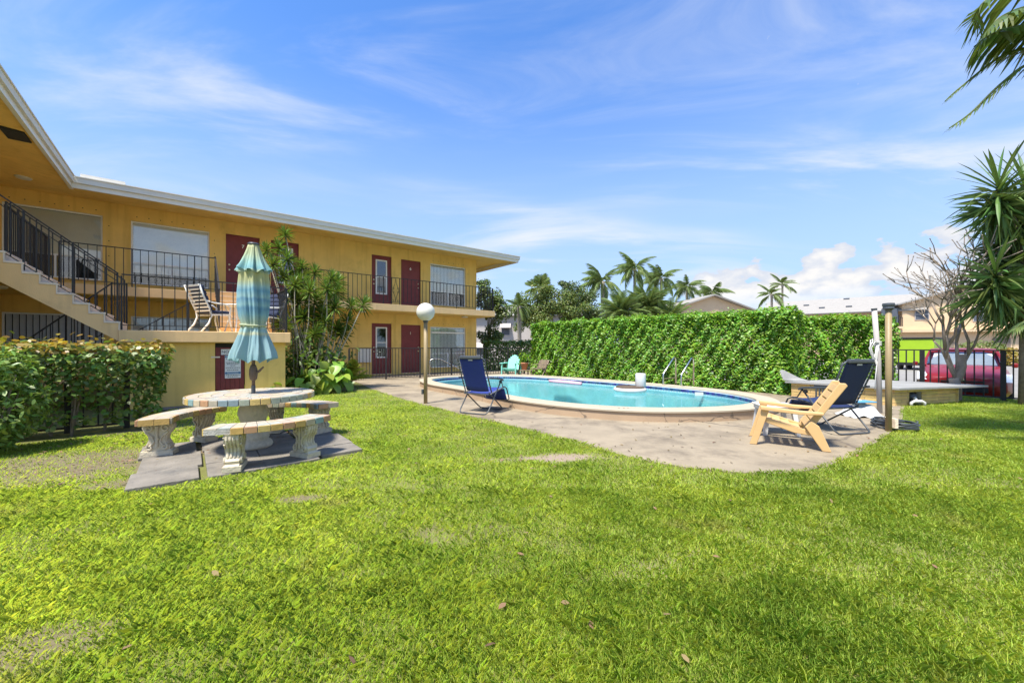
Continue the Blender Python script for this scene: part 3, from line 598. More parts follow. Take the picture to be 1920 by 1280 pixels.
    def rail(p, q, z0, z1, top=1.08, low=.10, sp=.17, posts=8, second=False, ends=(True, True)):
        """p, q: (u, v) ends, z0, z1 floor heights there"""
        p = Vector((*p, z0)); q = Vector((*q, z1)); o = MB().bar(p + Vector((0, 0, top)), q + Vector((0, 0, top)), .042, .022).build('railing', 'black_iron', B)
        MB().bar(p + Vector((0, 0, low)), q + Vector((0, 0, low)), .03, .014).build('rail', 'black_iron', o)
        if second: MB().bar(p + Vector((0, 0, top - .16)), q + Vector((0, 0, top - .16)), .03, .014).build('rail', 'black_iron', o)
        n = max(2, round((q - p).length / sp))
        for k in range(n + 1):
            if (k == 0 and not ends[0]) or (k == n and not ends[1]): continue
            x = p.lerp(q, k / n); post = k % posts == 0 or k == n
            if post:
                key = 'post'
                if key not in PST: PST[key] = MB().box(-.014, .014, -.014, .014, 0, top - .011).mesh('post', 'black_iron')
                link('post', PST[key], o, loc=x + Vector((0, 0, .0)))
            else: link('baluster', baluster(top - low - .018), o, loc=x + Vector((0, 0, low + .007)))
        return o
    rail((-2.62, SV + .06), (.68, SV + .06), ZS, ZS); rail((1.97, SV + .06), (6.38, SV + .06), ZS, ZS); rail((6.72, SV + .06), (EU + .02, SV + .06), ZS, ZS)
    rail((EU + .02, SV + .12), (EU + .02, BV - .1), ZS, ZS, 1.0, sp=.11, posts=20)
    o = MB().bar((6.38, SV + .06, ZS + 1.08), (6.72, SV + .06, ZS + 1.08), .042, .022).build('ornament_panel', 'black_iron', B)
    MB().bar((6.38, SV + .06, ZS + .1), (6.72, SV + .06, ZS + .1), .03, .014).build('rail', 'black_iron', o)
    for sgn in (-1, 1):
        c = 6.55; P = [(c, SV + .06, ZS + 1.06), (c + sgn * .03, SV + .06, ZS + .85), (c + sgn * .12, SV + .06, ZS + .62), (c + sgn * .12, SV + .06, ZS + .54), (c + sgn * .03, SV + .06, ZS + .32), (c, SV + .06, ZS + .12)]
        MB().tube(P, .008, 6).build('scroll', 'black_iron', o)
        for z in (.66, .50, .16): MB().tube([(c + sgn * (.10 + .035 * math.cos(a)), SV + .06, ZS + z + .035 * math.sin(a)) for a in [k * .9 for k in range(7)]], .007, 5).build('scroll', 'black_iron', o)
    rail((-2.76, 12.25), (-2.76, 15.45), ZS, ZS, sp=.12)
    rail((PU0 + .04, PV0 + .07), (1.2, PV0 + .07), ZP, ZP, 1.1, sp=.2, posts=5); rail((1.2, PV0 + .07), (1.86, PV0 + .14), ZP, ZP, 1.08, sp=.13, posts=9, ends=(False, True)); rail((1.88, PV0 + .16), (1.88, 13.2), ZP, ZP, 1.08, sp=.13, posts=9)
    rail((PU0 - .02, 11.03), (u1 - .02, 11.03), ZP + .06, ZS + .06, 1.06, sp=.2, posts=4, second=True); rail((PU0 - .02, 12.14), (u1 - .02, 12.14), ZP + .06, ZS + .06, 1.06, sp=.2, posts=5)
    rail((.66, 13.4), (.66, SV), ZP + .15, ZS + .05, 1.06, sp=.24, posts=4); rail((1.90, 13.4), (1.90, SV), ZP + .15, ZS + .05, 1.06, sp=.24, posts=4)
    rail((-2.75, 12.35), (-1.3, 12.35), .1, ZP, 1.05, sp=.16, posts=9); rail((-1.3, 12.35), (PU0, 12.35), ZP, ZP, 1.05, sp=.16, posts=9)
    rail((-1.75, 14.5), (.02, 14.5), .1, 1.42, 1.05, sp=.17, posts=9)
    tg = thing('pool_rules_sign', 'white pool rules sign with blue bands on the maroon store door', 'sign', b2w(.80, 11.143, .55), ANG)
    MB().box(-.15, .15, -.006, 0, 0, .52).build('panel', 'sign_white', tg)
    for z0, z1 in ((.465, .512), (.095, .142)): MB().box(-.145, .145, -.0075, -.006, z0, z1).build('blue_band', 'sign_blue', tg)
    text('lettering', 'POOL RULES', .046, 'sign_white', tg, (0, -.008, .489), TR, ext=.0005); text('lettering', 'NO DIVING', .040, 'sign_white', tg, (0, -.008, .119), TR, ext=.0005)
    for k, (z, w) in enumerate(((.435, .25), (.405, .15), (.355, .26), (.325, .22), (.285, .09), (.235, .26), (.185, .22), (.07, .26), (.035, .2))):
        lm = MB(); x = -w / 2
        while x < w / 2:
            l = random.uniform(.012, .035); lm.box(x, min(x + l, w / 2), -.0075, -.006, z - .007, z + .007); x += l + .010
        tag(lm.build('small_print', 'ink', tg), kind='stuff')
    nd = thing('no_diving_sign', 'small white sign reading NO DIVING behind the umbrella hem', 'sign', b2w(.80, 11.14, 1.085), ANG)
    MB().box(-.22, .26, -.006, 0, 0, .125).build('panel', 'sign_white', nd); text('lettering', 'NO DIVING', .088, 'ink', nd, (.02, -.008, .062), TR, ext=.0005)
build_building()

def iron_fence(name, label, p, q, h=1.2, sp=.115, post_every=16, zoff=0.0, skip=(), pr=.03, br=.009):
    p = Vector(p); q = Vector(q); L_ = (q - p).length; rz = math.atan2(q.y - p.y, q.x - p.x)
    t = thing(name, label, 'fence', p, rz); n = round(L_ / sp)
    for z in (h, h * .84 if False else .09): MB().box(0, L_, -.018, .018, z - .03, z).build('rail', 'black_iron', t)
    bm = MB().box(-br, br, -br, br, .091, h - .031).mesh('baluster', 'black_iron'); pm = MB().box(-pr, pr, -pr, pr, -.3, h - .031).mesh('post', 'black_iron')
    for k in range(n + 1): link('post' if k % post_every == 0 or k == n else 'baluster', pm if k % post_every == 0 or k == n else bm, t, loc=(L_ * k / n, 0, 0))
    return t
iron_fence('pool_fence', 'black iron pool fence in front of the maroon ground floor doors', (-5.9, 14.55, 0), (.55, 18.0, 0), 1.2, .118, 11, pr=.028)
fa = FENCE_P[0] - FENCE_P[1] * 2.6; fb = FENCE_P[0] + FENCE_P[1] * 2.0
iron_fence('street_fence', 'black iron fence with thick posts in front of the red car', fa, fb, 1.19, .15, 9, pr=.046, br=.013)
# fence standing inside the left hedge
iron_fence('garden_fence', 'dark iron fence half hidden inside the low dark hedge', b2w(-3.9, 8.75), b2w(-.75, 8.75), 1.02, .16, 8, pr=.035)

# ------------------------------------------------------------------ paving, table, benches, umbrella
def build_patio():
    pv = thing('patio_paving', None, None, (0, 0, 0), ANG); pv['kind'] = 'structure'
    cols = ((-.42, .10), (.13, .62), (.64, 1.16), (1.19, 1.66)); rows = ((4.87, 5.40), (5.42, 6.10), (6.12, 6.80))
    for i, (a, b) in enumerate(cols):
        for j, (c, d) in enumerate(rows):
            if i == 3 and j == 0: c = 5.0
            m = MB().box(a, b, c, d, -.06, .035); o = m.build('paving_slab', 'slab_concrete', pv, bevel=.008); o.rotation_euler = (R(random.uniform(-.08, .08)), R(random.uniform(-.08, .08)), R(random.uniform(-.25, .25))); o.location = (0, 0, random.uniform(-.01, .004) + (0 if 1 else 0))
    C = Vector((-3.22, 5.0, .035))
    t = thing('tiled_garden_table', 'round concrete pedestal table covered in pastel glazed tiles', 'table', C)
    MB().lathe([(.20, 0), (.215, .03), (.20, .07), (.16, .10), (.175, .125), (.17, .15), (.13, .19), (.115, .25), (.14, .34), (.165, .42), (.16, .48), (.13, .54), (.125, .565), (.16, .58), (.16, .61)], 32).build('pedestal', 'cast_stone', t, smooth=True)
    MB().lathe([(.15, .60), (.655, .605), (.66, .655), (.02, .657)], 48).build('slab', 'cement', t)
    def wedge(r0, r1, a0, a1, z0, z1, seg=2):
        m = MB(); A = [a0 + (a1 - a0) * k / seg for k in range(seg + 1)]
        pol = [(r1 * math.cos(a), r1 * math.sin(a)) for a in A] + [(r0 * math.cos(a), r0 * math.sin(a)) for a in A[::-1]]; return m.prism(pol, z0, z1)
    n = 42
    for k in range(n):
        a0 = 2 * math.pi * k / n + .006; a1 = 2 * math.pi * (k + 1) / n - .006; m = wedge(.662, .682, a0, a1, .600, .668); o = m.build('rim_tile', random.choice(TILE), t, bevel=.005)
    for r0, r1, cnt in ((.545, .658, 36), (.425, .54, 28), (.305, .42, 20), (.185, .30, 13), (.05, .18, 7)):
        ph = random.random()
        k = 0
        while k < cnt:
            w = 1
            a0 = 2 * math.pi * (k + ph) / cnt + .004 / r1; a1 = 2 * math.pi * (k + w + ph) / cnt - .004 / r1
            wedge(r0 + .002, r1 - .002, a0, a1, .658, .668 + random.uniform(-.001, .001)).build('top_tile', random.choice(TOPT), t); k += w
    # benches
    def leg_mesh():
        prof = [(-.15, 0), (.15, 0), (.15, .055), (.125, .07), (.135, .10), (.10, .13), (.075, .18), (.085, .23), (.125, .28), (.145, .32), (.14, .36), (.15, .375), (-.15, .375), (-.14, .36), (-.145, .32), (-.125, .28), (-.085, .23), (-.075, .18), (-.10, .13), (-.135, .10), (-.125, .07), (-.15, .055)]
        m = MB().prism(prof, -.066, .066, 1)
        m.box(-.165, .165, -.088, .088, -.001, .052)
        def spiral(cx, cz, r, y, tt, ph, sg):
            m.tube([(cx + sg * (r * (1 - .75 * k / 16)) * math.cos(ph + tt * k / 16), y, cz + (r * (1 - .75 * k / 16)) * math.sin(ph + tt * k / 16)) for k in range(17)], [.012] * 10 + [.010] * 7, 5)
        for y in (-.077, .077):
            for sg in (-1, 1):
                spiral(sg * .085, .315, .05, y, 8.5, .4, sg); spiral(sg * .075, .10, .035, y, -7, 1.2, sg)
                m.tube([(sg * .115, y, .27), (sg * .05, y, .22), (sg * .03, y, .16), (sg * .06, y, .12)], .011, 5)
            m.tube([(0, y, .34), (0, y, .24), (0, y, .1)], [.02, .012, .016], 6); m.tube([(-.02, y, .2), (0, y, .16), (.02, y, .2)], .010, 5)
        for sg in (-1, 1):
            for yy in (-.05, -.017, .017, .05): m.tube([(sg * .142, yy, .355), (sg * .148, yy, .32), (sg * .128, yy, .28), (sg * .09, yy, .23), (sg * .08, yy, .18), (sg * .104, yy, .13)], .012, 5)
        return m.mesh('leg', 'cast_stone', smooth=False)
    LM = leg_mesh()
    for ang, lab in ((180, 'curved tiled bench on scroll legs beside the dark hedge'), (-46, 'curved tiled bench with chipped end at the front of the paving'), (84, 'curved tiled bench on scroll legs behind the table by the lawn')):
        b = thing('tiled_bench', lab, 'bench', C, R(ang), 'curved benches around the tiled table')
        r0, r1, sp = .78, 1.09, R(34)
        wedge(r0 + .02, r1 - .02, -sp, sp, .375, .425, 14).build('slab', 'cement', b)
        n = 11
        for k in range(n):
            a0 = -sp + 2 * sp * k / n; a1 = -sp + 2 * sp * (k + 1) / n; g = .0035
            for q0, q1, nm in ((r1 - .018, r1 + .004, 'rim_tile'), (r0 - .004, r0 + .018, 'rim_tile')):
                if ang == -46 and nm == 'rim_tile' and q0 > 1 and k in (0, 1): continue
                wedge(q0, q1, a0 + g, a1 - g, .372, .438, 1).build(nm, random.choice(TILE), b, bevel=.004)
            for q0, q1 in ((r0 + .02, (r0 + r1) / 2 - .002), ((r0 + r1) / 2 + .002, r1 - .02)): wedge(q0, q1, a0 + g, a1 - g, .426, .438 + random.uniform(-.001, .001), 1).build('top_tile', random.choice(TOPT), b)
        for s in (-1, 1):
            for rr in (0, 1):
                a = s * sp; m = MB(); q0 = r0 + .02 + rr * (r1 - r0 - .04) / 2; q1 = q0 + (r1 - r0 - .04) / 2 - .004; tn = Vector((-math.sin(a), math.cos(a), 0)) * s; rd = Vector((math.cos(a), math.sin(a), 0))
                vs = [rd * q + tn * o + Vector((0, 0, z)) for q in (q0, q1) for o in (.001, .014) for z in (.372, .438)]
                m.add(vs, [(0, 1, 3, 2), (4, 6, 7, 5), (0, 4, 5, 1), (2, 3, 7, 6), (0, 2, 6, 4), (1, 5, 7, 3)]); m.build('rim_tile', random.choice(TILE), b)
            a = s * R(21); o = link('leg', LM, b, loc=(.935 * math.cos(a), .935 * math.sin(a), 0)); o.rotation_euler = (0, 0, a); o.scale = (.92, .92, 1)
    # closed umbrella
    u = thing('patio_umbrella', 'closed blue and yellow striped patio umbrella standing through the tiled table', 'umbrella', (C.x, C.y, 0))
    MB().tube([(0, 0, .60), (0, 0, 2.5)], .019, 12).build('pole', 'umbrella_brown', u, smooth=True)
    MB().tube([(0, 0, .70), (0, 0, .80)], .023, 12).build('pole_sleeve', 'frame_grey', u)
    cr = MB().lathe([(.02, .86), (.04, .88), (.048, .94), (.045, 1.0), (.03, 1.05), (.02, 1.06)], 16).build('crank_housing', 'umbrella_brown', u, smooth=True)
    MB().tube([(.03, 0, .95), (.08, 0, .985), (.125, 0, 1.03)], [.012, .016, .010], 8).build('crank_handle', 'umbrella_brown', cr)
    def cloth(rings, ph=0.0, nth=128):
        m = MB()
        for z, r, amp, hem in rings:
            for k in range(nth):
                a = 2 * math.pi * k / nth; c = math.cos(8 * a + ph + z * .8); fold = amp * (1.15 * c + .55 * math.sin(13 * a + z * 3 + 1) * (1 - .3 * c) + .45 * math.cos(21 * a - z * 2.5) + .25 * math.sin(34 * a + z * 6)); rr = r * .92 * (1 + fold)
                m.v.append((rr * math.cos(a + .10 * math.sin(z * 5)), rr * math.sin(a + .10 * math.sin(z * 5)), z + hem * (math.cos(8 * a + ph + z * .8) * .7 + .5 * math.sin(3 * a + 1))))
        m.f = [(i * nth + k, i * nth + (k + 1) % nth, (i + 1) * nth + (k + 1) % nth, (i + 1) * nth + k) for i in range(len(rings) - 1) for k in range(nth)]
        return m
    cn = cloth([(1.115, .225, .16, .035), (1.20, .212, .16, .02), (1.30, .185, .15, .012), (1.42, .155, .13, .004), (1.50, .140, .10, 0), (1.545, .130, .07, 0), (1.58, .134, .08, 0), (1.66, .152, .12, 0), (1.80, .162, .13, 0), (1.95, .160, .13, 0), (2.10, .152, .13, 0), (2.25, .138, .12, 0), (2.38, .11, .10, 0), (2.48, .06, .05, 0)]).build('canopy', 'umbrella_cloth', u, smooth=True, fix=False)
    cloth([(2.215, .185, .14, .028), (2.26, .165, .13, .015), (2.33, .135, .11, .004), (2.42, .10, .09, 0), (2.50, .072, .07, 0), (2.545, .062, .03, 0), (2.552, .03, 0, 0)], 1.0).build('vent_flap', 'umbrella_cloth', cn, smooth=True, fix=False)
    MB().tube([(.138 * math.cos(a), .138 * math.sin(a), 1.545 + .006 * math.sin(2 * a)) for a in [2 * math.pi * k / 40 for k in range(40)]], .012, 6, True).build('tie_strap', 'umbrella_cloth', cn, smooth=True)
    MB().lathe([(.064, 2.545), (.066, 2.558), (.05, 2.57), (.015, 2.575)], 20).build('top_cap', 'frame_grey', u, smooth=True)
build_patio()

# ------------------------------------------------------------------ lamp post and other posts
def build_posts():
    p = gp(798, 757)
    l = thing('lamp_post', 'tan lamp post with a white globe beside the pool', 'lamp', p)
    MB().tube([(0, 0, -.2), (0, 0, 1.84)], .042, 14).build('post', 'tan_post', l, smooth=True); MB().lathe([(.05, 1.80), (.06, 1.84), (.055, 1.86)], 16).build('collar', 'frame_grey', l)
    MB().lathe([(.001 + .2 * math.sin(a), 2.035 - .2 * math.cos(a)) for a in [.3 + (math.pi - .3) * k / 16 for k in range(17)]], 32).build('globe', 'globe_white', l, smooth=True)
    b = MB().box(-.085, -.044, -.04, .04, .22, .32).build('outlet_box', 'frame_grey', l)
    q = gp(1666, 809)
    l = thing('bare_post', 'tan post with a black cap and no globe beside the blue chair', 'post', q)
    MB().tube([(0, 0, -.2), (0, 0, 1.84)], .040, 14).build('post', 'tan_post', l, smooth=True); MB().lathe([(.05, 1.83), (.07, 1.85), (.065, 1.88), (.075, 1.90), (.07, 1.93), (.03, 1.935)], 18).build('cap', 'frame_grey', l)
    MB().box(.052, .10, -.05, .05, .06, .2).build('outlet_box', 'cream_step', l)
    q = gp(1650, 775)
    l = thing('white_pole', 'leaning white pole with a rope coil tied round it', 'pole', q)
    MB().tube([(0, 0, -.2), (-.03, 0, 1.0), (-.11, 0, 1.98)], .042, 12).build('pole', 'far_white', l, smooth=True); MB().tube([(-.111, 0, 1.97), (-.113, 0, 2.0)], .047, 12).build('cap', 'frame_grey', l)
    r = MB()
    for k in range(4): r.tube([(-.045 + .052 * math.cos(a), .052 * math.sin(a), 1.30 + .022 * k) for a in [2 * math.pi * j / 14 for j in range(14)]], .010, 5, True)
    for k in range(6):
        x0 = -.12 - .02 * (k % 3); P = [(x0 + .05, -.05, 1.34)]
        P += [(x0 - .06 - .03 * math.sin(k * 2), -.06 + .02 * math.cos(k), 1.42 - .02 * k), (x0 - .09, -.05, 1.25), (x0 - .05 + .02 * math.sin(k), -.06, .98 + .03 * k), (x0 + .0, -.05, .94 + .03 * k), (x0 + .02, -.06, 1.15), (x0 + .05, -.05, 1.30)]; r.tube(P, .009, 5)
    r.tube([(-.1, -.05, 1.0), (-.13, -.05, .7), (-.15, -.06, .45)], .007, 5); r.build('rope', 'rope', l, smooth=True)
    h = MB(); pts = []
    for k in range(90): a = k * .42; pts.append((5.95 + .22 * math.cos(a) * (1 + .2 * math.sin(k)), 6.25 + .30 * math.sin(a), .03 + .0012 * k + .01 * math.sin(k * 1.3)))
    h.tube(pts, .011, 5); tag(h.build('garden_hose', 'frame_grey', smooth=True), 'coiled dark hose lying in the grass by the tan post', 'hose')
build_posts()

# ------------------------------------------------------------------ chairs
def face(d): return math.atan2(d[1], d[0])            # local +x is forward
def zero_gravity(label, loc, rz, mesh):
    t = thing('reclining_chair', label, 'chair', loc, rz, 'folding reclining chairs by the pool'); w = .29
    r = .0125
    def arc(p): return p
    # ground frames: two crossing U shapes
    a = [(-.10, s * w, .47) for s in (-1, 1)]
    U = lambda xb, xt, zt, wd: [(xt, -wd, zt), (xb + (xt - xb) * .10, -wd, .07), (xb, -wd + .03, .022), (xb, -wd + .09, .0135), (xb, wd - .09, .0135), (xb, wd - .03, .022), (xb + (xt - xb) * .10, wd, .07), (xt, wd, zt)]
    MB().tube(U(-.34, .20, .60, w + .02), r, 8).build('leg_frame', 'frame_grey', t, smooth=True)
    MB().tube(U(.34, -.20, .40, w - .02), r, 8).build('leg_frame', 'frame_grey', t, smooth=True)
    # seat and leg rest frame, back frame
    back = [(-.14, .40), (-.24, .62), (-.34, .85), (-.40, 1.02)]
    B_ = [(x, -w, z) for x, z in back] + [(-.415, -w + .05, 1.055), (-.415, w - .05, 1.055)] + [(x, w, z) for x, z in back[::-1]]
    MB().tube(B_, r, 8).build('back_frame', 'frame_grey', t, smooth=True)
    S_ = [(-.18, -w, .36), (.10, -w, .41), (.38, -w, .46), (.47, -w, .42), (.58, -w, .20), (.60, -w + .04, .17), (.60, w - .04, .17), (.58, w, .20), (.47, w, .42), (.38, w, .46), (.10, w, .41), (-.18, w, .36)]
    MB().tube(S_, r, 8).build('seat_frame', 'frame_grey', t, smooth=True)
    MB().tube([(-.18, -w, .36), (-.18, w, .36)], r, 8).build('cross_tube', 'frame_grey', t)
    wf = w - .045
    def sheet(P, nm):
        m = MB(); k = len(P)
        for x, z in P:
            for j in range(7): y = -wf + 2 * wf * j / 6; m.v.append((x + .012 * math.cos(math.pi * (j - 3) / 6), y, z - .016 * math.cos(math.pi * (j - 3) / 6)))
        m.f = [(i * 7 + j, i * 7 + j + 1, (i + 1) * 7 + j + 1, (i + 1) * 7 + j) for i in range(k - 1) for j in range(6)]
        o = m.build(nm, mesh, t, smooth=True, fix=False); s = o.modifiers.new('thick', 'SOLIDIFY'); s.thickness = .004; return o
    sheet([(-.16, .42), (-.20, .52), (-.26, .66), (-.33, .82), (-.39, .985), (-.412, 1.045)], 'back_sling')
    sheet([(-.15, .37), (.10, .40), (.36, .45), (.44, .43)], 'seat_sling'); sheet([(.45, .41), (.52, .28), (.575, .18)], 'foot_sling')
    lc = MB()
    for s in (-1, 1):
        for k in range(22):
            f = k / 21; x = -.16 - .235 * f; z = .43 + .57 * f; lc.bar((x, s * wf, z), (x - .005, s * (w - .004), z + (.013 if k % 2 else -.013)), .007, .004)
        for k in range(14):
            f = k / 13; x = -.12 + .48 * f; z = .375 + .08 * f; lc.bar((x, s * wf, z), (x + (.012 if k % 2 else -.012), s * (w - .004), z), .007, .004)
    tag(lc.build('lacing', 'lacing', t), kind='stuff')
    m = MB().box(-.455, -.40, -w + .06, w - .06, 1.03, 1.09); m.build('headrest_bar', 'frame_grey', t, bevel=.015)
    for s in (-1, 1):
        P = [(-.30, s * (w + .035), .68), (-.15, s * (w + .035), .665), (.05, s * (w + .035), .645), (.18, s * (w + .035), .625), (.24, s * (w + .035), .60)]
        m = MB()
        for p, q in zip(P, P[1:]): m.bar(p, q, .05, .03)
        o = m.build('armrest', 'frame_grey', t, bevel=.006); MB().tube([(.2, s * (w + .03), .59), (.30, s * w, .47), (.38, s * w, .46)], .01, 6).build('arm_link', 'frame_grey', t)
        MB().lathe([(.03, -.015), (.03, .015)], 12).build('lock_knob', 'black_plastic', t, loc=(.12, s * (w + .05), .58)).rotation_euler = (R(90), 0, 0)
    MB().box(-.418, -.412, -.04, .05, 1.0, 1.02).build('brand_tag', 'white_plastic', t)
zero_gravity('bright blue mesh reclining chair on the deck edge near the globe lamp', (-.58, 7.80, .013), face((.45, .89)), 'blue_mesh')
zero_gravity('dark navy mesh reclining chair beside the bare tan post', (4.86, 6.12, .013), face((-.22, .97)), 'navy_mesh')

def resin_chair():
    t = thing('slanted_lounge_chair', 'tan resin slant back lounge chair on the deck beside a white side table', 'chair', (3.62, 5.28, .013), face((-.86, .5)))
    w = .27
    def plank(pl, y0, y1, nm): return MB().prism(pl, y0, y1, 1).build(nm, 'tan_resin', t, bevel=.008)
    for s in (-1, 1):
        y0, y1 = (s * w - .022, s * w + .022)
        plank([(.35, 0), (.43, 0), (.285, .50), (.20, .50)], y0, y1, 'leg'); plank([(-.42, 0), (-.33, 0), (-.16, .28), (-.22, .36), (-.30, .30)], y0, y1, 'leg')
        plank([(.27, .30), (.285, .37), (-.20, .235), (-.25, .285), (-.30, .26), (-.22, .17), (-.05, .19)], s * (w - .03) - .018, s * (w - .03) + .018, 'side_rail')
        plank([(.31, .46), (.31, .505), (-.10, .475), (-.34, .47), (-.34, .44), (-.10, .43)], s * (w + .018) - .045, s * (w + .018) + .045, 'armrest')
        plank([(-.13, .22), (-.20, .20), (-.58, .80), (-.56, .83), (-.50, .83)], s * (w - .055) - .02, s * (w - .055) + .02, 'back_upright')
    for k in range(4): x = .23 - .105 * k; z = .335 - .036 * k; MB().box(x - .046, x + .046, -w + .045, w - .045, z - .012, z + .012).build('seat_slat', 'tan_resin', t, bevel=.005)
    d = Vector((-.53, 0, .84)).normalized()
    for k in range(6):
        c = Vector((-.165, 0, .26)) + d * (.06 + .105 * k); M = Matrix.Translation(c) @ Matrix.Rotation(-math.atan2(.53, .84), 4, 'Y'); MB().box(-.010, .010, -w + .077, w - .077, -.044, .044, M).build('back_slat', 'tan_resin', t, bevel=.004)
resin_chair()
def side_table():
    t = thing('side_table', 'low white plastic side table behind the tan lounge chair', 'table', (3.88, 5.92, .013), R(-12))
    MB().box(-.24, .24, -.24, .24, .39, .42).build('table_top', 'white_plastic', t, bevel=.02); MB().box(-.215, .215, -.215, .215, .34, .388).build('apron', 'white_plastic', t)
    for x in (-1, 1):
        for y in (-1, 1): MB().add([(x * .20, y * .20, .345), (x * .14, y * .20, .345), (x * .14, y * .14, .345), (x * .20, y * .14, .345), (x * .235, y * .235, 0), (x * .19, y * .235, 0), (x * .19, y * .19, 0), (x * .235, y * .19, 0)], [(0, 1, 2, 3), (4, 5, 6, 7), (0, 1, 5, 4), (1, 2, 6, 5), (2, 3, 7, 6), (3, 0, 4, 7)]).build('leg', 'white_plastic', t)
side_table()
def adirondack():
    t = thing('adirondack_chair', 'mint green adirondack chair in front of the iron fence', 'chair', (-.02, 16.5, .013), face((-.35, -.94)))
    w = .30; mt = 'teal_plastic'
    for s in (-1, 1):
        MB().box(.30, .36, s * w - .02, s * w + .02, 0, .54).build('leg', mt, t); MB().prism([(.33, .36), (.33, .28), (-.42, .0), (-.5, .0), (-.1, .26)], s * (w - .045) - .015, s * (w - .045) + .015, 1).build('leg', mt, t)
        MB().box(-.38, .40, s * (w + .02) - .06, s * (w + .02) + .06, .54, .57).build('armrest', mt, t, bevel=.01); MB().box(-.36, -.31, s * w - .02, s * w + .02, .1, .54).build('leg', mt, t)
    for k in range(5): x = .30 - .105 * k; z = .35 - .032 * k; MB().box(x - .046, x + .046, -w + .02, w - .02, z - .01, z + .012).build('seat_slat', mt, t)
    for k in range(7):
        y = (k - 3) * .082; top = .88 - .018 * (k - 3) ** 2; MB().prism([(-.12, .2), (-.145, .2), (-.145 - (top - .2) * .42, top), (-.12 - (top - .2) * .42, top)], y * (.85) - .036, y * .85 + .036, 1).build('back_slat', mt, t)
adirondack()
def back_corner():
    t = thing('wicker_chair', 'brown woven folding chair against the clipped green hedge', 'chair', (1.12, 15.75, .013), face((-.75, -.66)))
    for s in (-1, 1):
        MB().tube([(.25, s * .24, 0), (-.05, s * .24, .38), (-.22, s * .24, .68)], .016, 6).build('leg', 'wicker', t); MB().tube([(-.28, s * .22, 0), (0, s * .22, .3), (.25, s * .22, .40)], .016, 6).build('leg', 'wicker', t); MB().bar((-.2, s * .25, .55), (.2, s * .25, .52), .045, .02).build('armrest', 'wicker', t)
    m = MB().prism([(.30, .40), (.30, .37), (-.1, .34), (-.1, .37)], -.23, .23, 1); m.build('seat', 'wicker', t)
    bk = MB()
    for k in range(9): bk.bar((-.09 - .02 * k, -.23, .40 + .037 * k), (-.09 - .02 * k, .23, .40 + .037 * k), .012, .026)
    for k in range(8): y = -.2 + .057 * k; bk.bar((-.085, y, .39), (-.255, y, .71), .022, .008)
    tag(bk.build('woven_back', 'wicker', t), kind='stuff')
    t = thing('pot_stand', 'small low brown stand beneath the terracotta pot', 'plant stand', (.52, 16.35, .013), .4)
    MB().box(-.26, .26, -.2, .2, .26, .29).build('stand_top', 'wicker', t)
    for x in (-1, 1):
        for y in (-1, 1): MB().box(x * .22 - .02, x * .22 + .02, y * .16 - .02, y * .16 + .02, 0, .26).build('leg', 'wicker', t)
    p = thing('potted_plant', 'terracotta pot holding a leafy plant at the hedge end', 'plant', (.50, 16.35, .304))
    MB().lathe([(.10, 0), (.15, .24), (.17, .24), (.17, .29), (.15, .29), (.14, .26)], 20).build('pot', 'terracotta', p, smooth=True)
    P = rng.normal(0, 1, (260, 3)) * np.array([.11, .11, .13]) + np.array([0, 0, .46]); npmesh('foliage', leaves(P, P * 0, .09, .05), 6, 'hedge_leaf', p)
back_corner()
def patio_chair(label, loc, rz, rock):
    t = thing('cushioned_patio_chair', label, 'chair', loc, rz, 'cushioned chairs on the stair platform'); w = .27
    for s in (-1, 1):
        MB().tube([(-.40, s * w, 1.08), (-.30, s * w, .80), (-.16, s * w, .50), (-.14, s * w, .36), (-.20, s * w, .2), (-.36, s * w, 0)], .019, 8).build('leg', 'white_metal', t, smooth=True)
        MB().tube([(-.27, s * w, .72), (-.1, s * w, .68), (.2, s * w, .66), (.29, s * w, .60), (.27, s * w, .45), (.26, s * w, .3), (.33, s * w, 0)], .018, 8).build('armrest', 'white_metal', t, smooth=True)
        MB().bar((-.15, s * w, .40), (.27, s * w, .43), .03, .03).build('seat_rail', 'white_metal', t)
    for k in range(8): f = k / 7; MB().box(-.012, .012, -w, w, -.02, .02, Matrix.Translation((-.17 - .22 * f, 0, .50 + .55 * f)) @ Matrix.Rotation(-.38, 4, 'Y')).build('back_strap', 'white_metal', t)
    c = MB()
    for k in range(5): f = (k + .5) / 5; c.box(-.05, .035, -w + .03, w - .03, -.062, .062, Matrix.Translation((-.105 - .21 * f, 0, .50 + .57 * f)) @ Matrix.Rotation(-.38, 4, 'Y'))
    c.build('back_cushion', 'navy_cushion', t, bevel=.03)
    c = MB().box(-.12, .06, -w + .03, w - .03, .435, .51); c.box(.065, .29, -w + .03, w - .03, .44, .515); c.build('seat_cushion', 'navy_cushion', t, bevel=.03)
patio_chair('white strap patio chair with navy cushion, its back to the stairs', b2w(.42, 11.85, ZP), ANG + R(28), 0)
patio_chair('white patio chair with tufted navy cushion beside the dracaena', b2w(1.62, 12.25, ZP), ANG + R(215), 0)
def platform_table():
    t = thing('white_patio_table', 'round white patio table between the cushioned chairs', 'table', b2w(.98, 12.0, ZP))
    MB().lathe([(.02, .66), (.36, .66), (.38, .675), (.36, .69), (.02, .69)], 32).build('table_top', 'white_metal', t)
    for k in range(4): a = k * math.pi / 2 + .4; MB().tube([(.28 * math.cos(a), .28 * math.sin(a), .66), (.2 * math.cos(a), .2 * math.sin(a), .35), (.3 * math.cos(a), .3 * math.sin(a), 0)], .016, 8).build('leg', 'white_metal', t)
    MB().tube([(.2 * math.cos(a), .2 * math.sin(a), .35) for a in [2 * math.pi * k / 20 for k in range(20)]], .01, 6, True).build('ring', 'white_metal', t)
platform_table()

